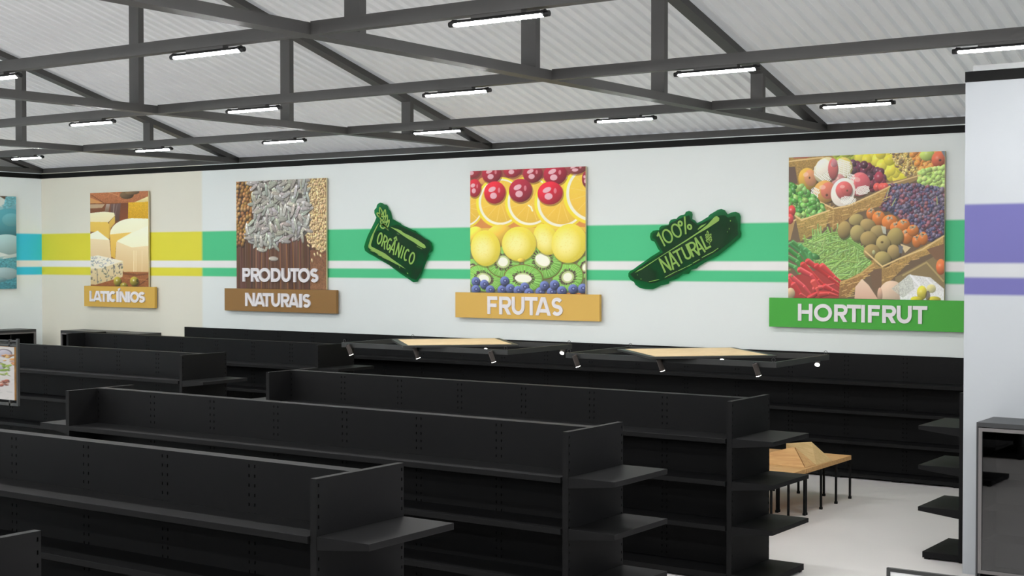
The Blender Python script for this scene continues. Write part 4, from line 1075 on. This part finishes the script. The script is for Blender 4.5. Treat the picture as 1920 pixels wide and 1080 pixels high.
# ------------------------------------------------------------------ hanging frames with spot lights over the produce tables
def make_rig():
    t = thing('spotlight_frame', 'x', 'light frame', (0, 0, 0), 'black hanging spotlight frames')
    hx, hy, w = 1.717, 0.94, 0.035
    fr = MB().box(-hx, hx, -hy, -hy+w, -0.078, 0).box(-hx, hx, hy-w, hy, -0.078, 0).box(-hx, -hx+w, -hy+w, hy-w, -0.078, 0).box(hx-w, hx, -hy+w, hy-w, -0.078, 0)
    fr.build('frame', FRAMEB, t)
    for sx in (-1, 1):
        for sy in (-1, 1):
            MB().ring((sx*(hx-0.05), sy*(hy-0.0175), 0.028), 0.026, 0.004, 'y').tube((sx*(hx-0.05), sy*(hy-0.0175), -0.002), (sx*(hx-0.05), sy*(hy-0.0175), 0.004), 0.012).build('hanging_ring', FRAMEB, t, smooth=True)
    d = 1.33
    pn = MB().prism([(-d, 0), (0, -d), (d, 0), (0, d)], 'z', 0.0, 0.03)
    p = pn.build('panel_frame', FRAMEB, t, loc=(0.02, -0.1, 0.0005))
    d2 = 1.19
    MB().prism([(-d2, 0), (0, -d2), (d2, 0), (0, d2)], 'z', 0.024, 0.034).build('wood_panel', BEECH, p)
    for sy, xs in ((-1, (-1.53, -0.09, 1.42)), (1, (-1.45, -0.03, 1.53))):
        for x in xs:
            yb = sy*(hy+0.0) + sy*0.012
            top = Vector((x, sy*(hy+0.055), -0.03)); ax = (Vector((0.22, 0.25, -0.93)) if sy < 0 else Vector((0.15, -0.70, -0.70))).normalized()
            sp = MB().tube(top, top+ax*0.175, 0.037, 0.037, 20).build('spot', SPOTB, t)
            MB().tube(top+ax*0.174, top+ax*0.180, 0.0355, 0.0355, 20).build('lens', SPOTGLOW, sp)
            MB().tube((x-0.03, sy*hy, -0.03), (x-0.03, sy*(hy+0.05), -0.03), 0.014).build('joint', FRAMEB, sp)
    return t
r0 = make_rig(); r0.location = (-9.87, 19.04, 2.2)
r0['label'] = 'black hanging spotlight frame with wood panel, in front of the green name board'
r1 = copy_tree(r0); r1.location = (-14.39, 19.06, 2.2)
r1['label'] = 'black hanging spotlight frame with wood panel, under the yellow name board'

# ------------------------------------------------------------------ wooden produce tables
def table_leg(x, y, ax, ay):
    mb = MB()
    mb.box(x-0.014, x+0.014, y-0.014, y+0.014, 0.02, 0.59)
    mb.box(x-0.02, x+0.02, y-0.02, y+0.02, 0, 0.035)
    for dx, dy in ((ax, 0), (0, ay)):
        if dx or dy:
            q = Vector((dx, dy, 0))
            a = Vector((x, y, 0.47)); b = Vector((x, y, 0.59))+q*0.07
            mb.tube(a, b, 0.006, 0.006, 8)
    return mb
def make_table():
    t = thing('produce_table', 'x', 'table', (0, 0, 0), 'wooden produce tables')
    MB().box(-0.845, 0.845, -0.845, 0.845, 0.59, 0.655).build('table_top', PINE, t, bevel=0.002)
    n = 0.83
    pos = []
    for i in (-1, -0.34, 0.34, 1):
        for sx in (-1, 1): pos.append((sx*n, i*n))
    for i in (-0.5, 0.0, 0.5):
        for sy in (-1, 1): pos.append((i*n, sy*n))
    for x, y in pos:
        ax = -1 if x > 0.3 else 1; ay = -1 if y > 0.3 else 1
        table_leg(x, y, ax, ay).build('leg', BLACK, t)
    return t
tb0 = make_table(); tb0.location = (-8.85, 19.65, 0)
tb0['label'] = 'wooden produce table with sloping boards on top and thin black legs'
tb1 = copy_tree(tb0); tb1.location = (-8.85, 17.94, 0)
tb1['label'] = 'plain wooden produce table nearer the camera, mostly behind the shelving end'
def wedge(pts, low, name, mat, par):
    mb = MB(); k = len(pts)
    mb.poly(pts); mb.poly([(p[0], p[1], low) for p in pts])
    for i in range(k):
        a, b = pts[i], pts[(i+1) % k]
        mb.poly([a, b, (b[0], b[1], low), (a[0], a[1], low)])
    return mb.build(name, mat, par)
def loc8(p): return (p[0]+8.85, p[1]-19.65, p[2])
zt = 0.6555
wedge([loc8(p) for p in ((-8.03, 19.22, zt+.004), (-8.03, 19.80, zt+.004), (-8.36, 19.82, 0.905), (-8.60, 19.45, 0.905))], zt, 'sloping_board', PINE2, tb0)
wedge([loc8(p) for p in ((-8.06, 18.90, zt+.004), (-8.035, 19.21, zt+.004), (-8.38, 19.26, 0.89))], zt, 'sloping_board', PINE, tb0)
wedge([loc8(p) for p in ((-8.07, 18.895, zt+.004), (-8.39, 19.255, 0.89), (-8.68, 19.46, 0.742), (-9.05, 19.35, 0.69), (-9.20, 18.98, zt+.004))], zt, 'sloping_board', PINE, tb0)

# ------------------------------------------------------------------ glass door coolers
def cooler(label, loc, rotz, width, depth, height, doors, group=None):
    """front faces local -Y at y=0, body behind it"""
    t = thing('glass_door_cooler', label, 'refrigerator', loc, group)
    t.rotation_euler = (0, 0, rotz)
    b = MB(); th = 0.04
    b.box(0, width, 0.03, depth, height-0.05, height).box(0, width, 0.03, depth, 0.0, 0.13)
    b.box(0, th, 0.03, depth, 0.13, height-0.05).box(width-th, width, 0.03, depth, 0.13, height-0.05)
    b.box(th, width-th, depth-0.04, depth, 0.13, height-0.05)
    b.box(0, width, 0.0, 0.03, height-0.05, height).box(0, width, 0.012, 0.03, 0.0, 0.13)
    b.box(0, 0.018, 0, 0.03, 0.13, height-0.05).box(width-0.018, width, 0, 0.03, 0.13, height-0.05)
    b.build('cabinet', COOLB, t)
    lin_ = MB().box(th+0.002, width-th-0.002, depth-0.046, depth-0.041, 0.14, height-0.06).box(th+0.001, th+0.006, 0.05, depth-0.05, 0.14, height-0.06).box(width-th-0.006, width-th-0.001, 0.05, depth-0.05, 0.14, height-0.06)
    lin_.box(th+0.002, width-th-0.002, 0.05, depth-0.05, height-0.056, height-0.052).box(th+0.002, width-th-0.002, 0.05, depth-0.05, 0.132, 0.138)
    lin_.build('lining', COOLIN, t)
    for z in (0.5, 0.85, 1.2, 1.5): MB().box(th+0.01, width-th-0.01, 0.1, depth-0.06, z, z+0.012).build('rack', COOLIN, t)
    dw = (width-0.044)/doors
    for k in range(doors):
        x0 = 0.022+k*dw+0.003; x1 = 0.022+(k+1)*dw-0.003; z0, z1 = 0.17, height-0.058; f = 0.038
        d = MB().box(x0, x1, -0.012, 0.028, z0, z0+f).box(x0, x1, -0.012, 0.028, z1-f, z1).box(x0, x0+f, -0.012, 0.028, z0+f, z1-f).box(x1-f, x1, -0.012, 0.028, z0+f, z1-f).build('door', COOLFR, t)
        MB().box(x0+f-0.004, x1-f+0.004, 0.006, 0.012, z0+f-0.004, z1-f+0.004).build('glass_pane', GLASS, d)
    return t
cooler('dark glass door cooler against the near right wall', (-4.70, 15.70, 0), 0, 1.9, 0.645, 1.83, 1)
cooler('black glass door cooler along the back wall, nearest the room corner', (-28.78, 22.15, 0), 0, 1.7, 0.69, 1.872, 2)
cooler('second cooler along the back wall, right of the first, left of the wall shelving', (-27.06, 22.165, 0), 0, 1.1, 0.675, 1.868, 1)
cooler('black two door cooler against the left wall, before the corner', (-29.72, 19.6, 0), PI/2, 2.55, 0.66, 1.875, 2)

# ------------------------------------------------------------------ framed picture stand at the left edge
t = thing('framed_picture_stand', 'black framed picture of meat and onions on a stand at the left edge', 'sign', (-17.5, 12.0, 0))
x1 = -16.48+17.5; x0 = -1.3; f = 0.034
fm = MB().box(x1-f, x1, -f/2, f/2, 1.62, 2.535).box(x0, x0+f, -f/2, f/2, 1.62, 2.535).box(x0+f, x1-f, -f/2, f/2, 1.62, 1.62+f).box(x0+f, x1-f, -f/2, f/2, 2.49, 2.49+0.022).box(x0+f, x1-f, -f/2, f/2, 2.43, 2.43+f*.7)
xm = x1-0.185
fm.box(xm-0.016, xm+0.016, -f/2, f/2, 2.4, 2.52).box(xm-0.016, xm+0.016, -f/2, f/2, 1.62, 1.70)
fm.box(x0+0.185-0.016, x0+0.185+0.016, -f/2, f/2, 2.4, 2.52).box(x0+0.185-0.016, x0+0.185+0.016, -f/2, f/2, 1.62, 1.70)
fm.build('frame', FRAMEB, t)
MB().box(x0-0.05, x0, -0.025, 0.025, 0, 2.535).build('post', FRAMEB, t)
MB().box(x0-0.3, x0+0.25, -0.3, 0.3, 0, 0.02).build('foot', FRAMEB, t)
pic = MB().box(x0+0.07, x1-0.055, -0.03, 0.03, 1.70, 2.42).build('picture_board', new_mat('board_wood_edge', (186, 140, 84), rough=0.6, noise=0.3, nscale=8), t)
print_mesh(art_plate(), (x0+0.072, -0.0315, 2.42), (x1-0.055-x0-0.072, 0, 0), (0, 0, -0.72), pic, gain=0.62)

# ------------------------------------------------------------------ white board in a black frame, bottom right corner
t = thing('framed_white_board', 'white board in a thin black frame at the bottom right corner', 'sign', (-3.63, 10.0, 0))
f = 0.026
MB().box(0, f, -0.015, 0.015, 0, 1.385).box(1.6-f, 1.6, -0.015, 0.015, 0, 1.385).box(f, 1.6-f, -0.015, 0.015, 1.385-f, 1.385).box(f, 1.6-f, -0.015, 0.015, 0.35, 0.35+f).build('frame', FRAMEB, t)
MB().box(f, 1.6-f, -0.006, 0.006, 0.35+f, 1.385-f).build('board', new_mat('white_board', (216, 217, 218), rough=0.4, gain=1.0), t)
for sx in (0, 1.6-f): MB().box(sx, sx+f, -0.25, 0.25, 0, 0.02).build('foot', FRAMEB, t)

# ------------------------------------------------------------------ camera
cam = bpy.data.cameras.new('camera'); cam.lens = 50.0; cam.sensor_width = 36.0; cam.clip_end = 200
co = bpy.data.objects.new('camera', cam); COL.objects.link(co)
co.location = (0, 0, 3.63)
co.rotation_euler = (math.radians(90-1.20478), 0, math.radians(34.79058))
S.camera = co

# ------------------------------------------------------------------ world: added ambient fill, entering by the unbuilt front end and the roof
w = bpy.data.worlds.new('world'); S.world = w; w.use_nodes = True
bg = w.node_tree.nodes['Background']; bg.inputs['Color'].default_value = lin((235, 240, 246)); bg.inputs['Strength'].default_value = 1.05

S.view_settings.view_transform = 'Standard'
S.view_settings.look = 'None'
S.view_settings.gamma = 1.0
S.view_settings.use_curve_mapping = False
S.view_settings.exposure = 0.0
S.cycles.use_denoising = True
S.cycles.max_bounces = 8
S.cycles.diffuse_bounces = 5
S.cycles.transparent_max_bounces = 12
S.cycles.sample_clamp_indirect = 8.0
S.cycles.caustics_reflective = False
S.cycles.caustics_refractive = False
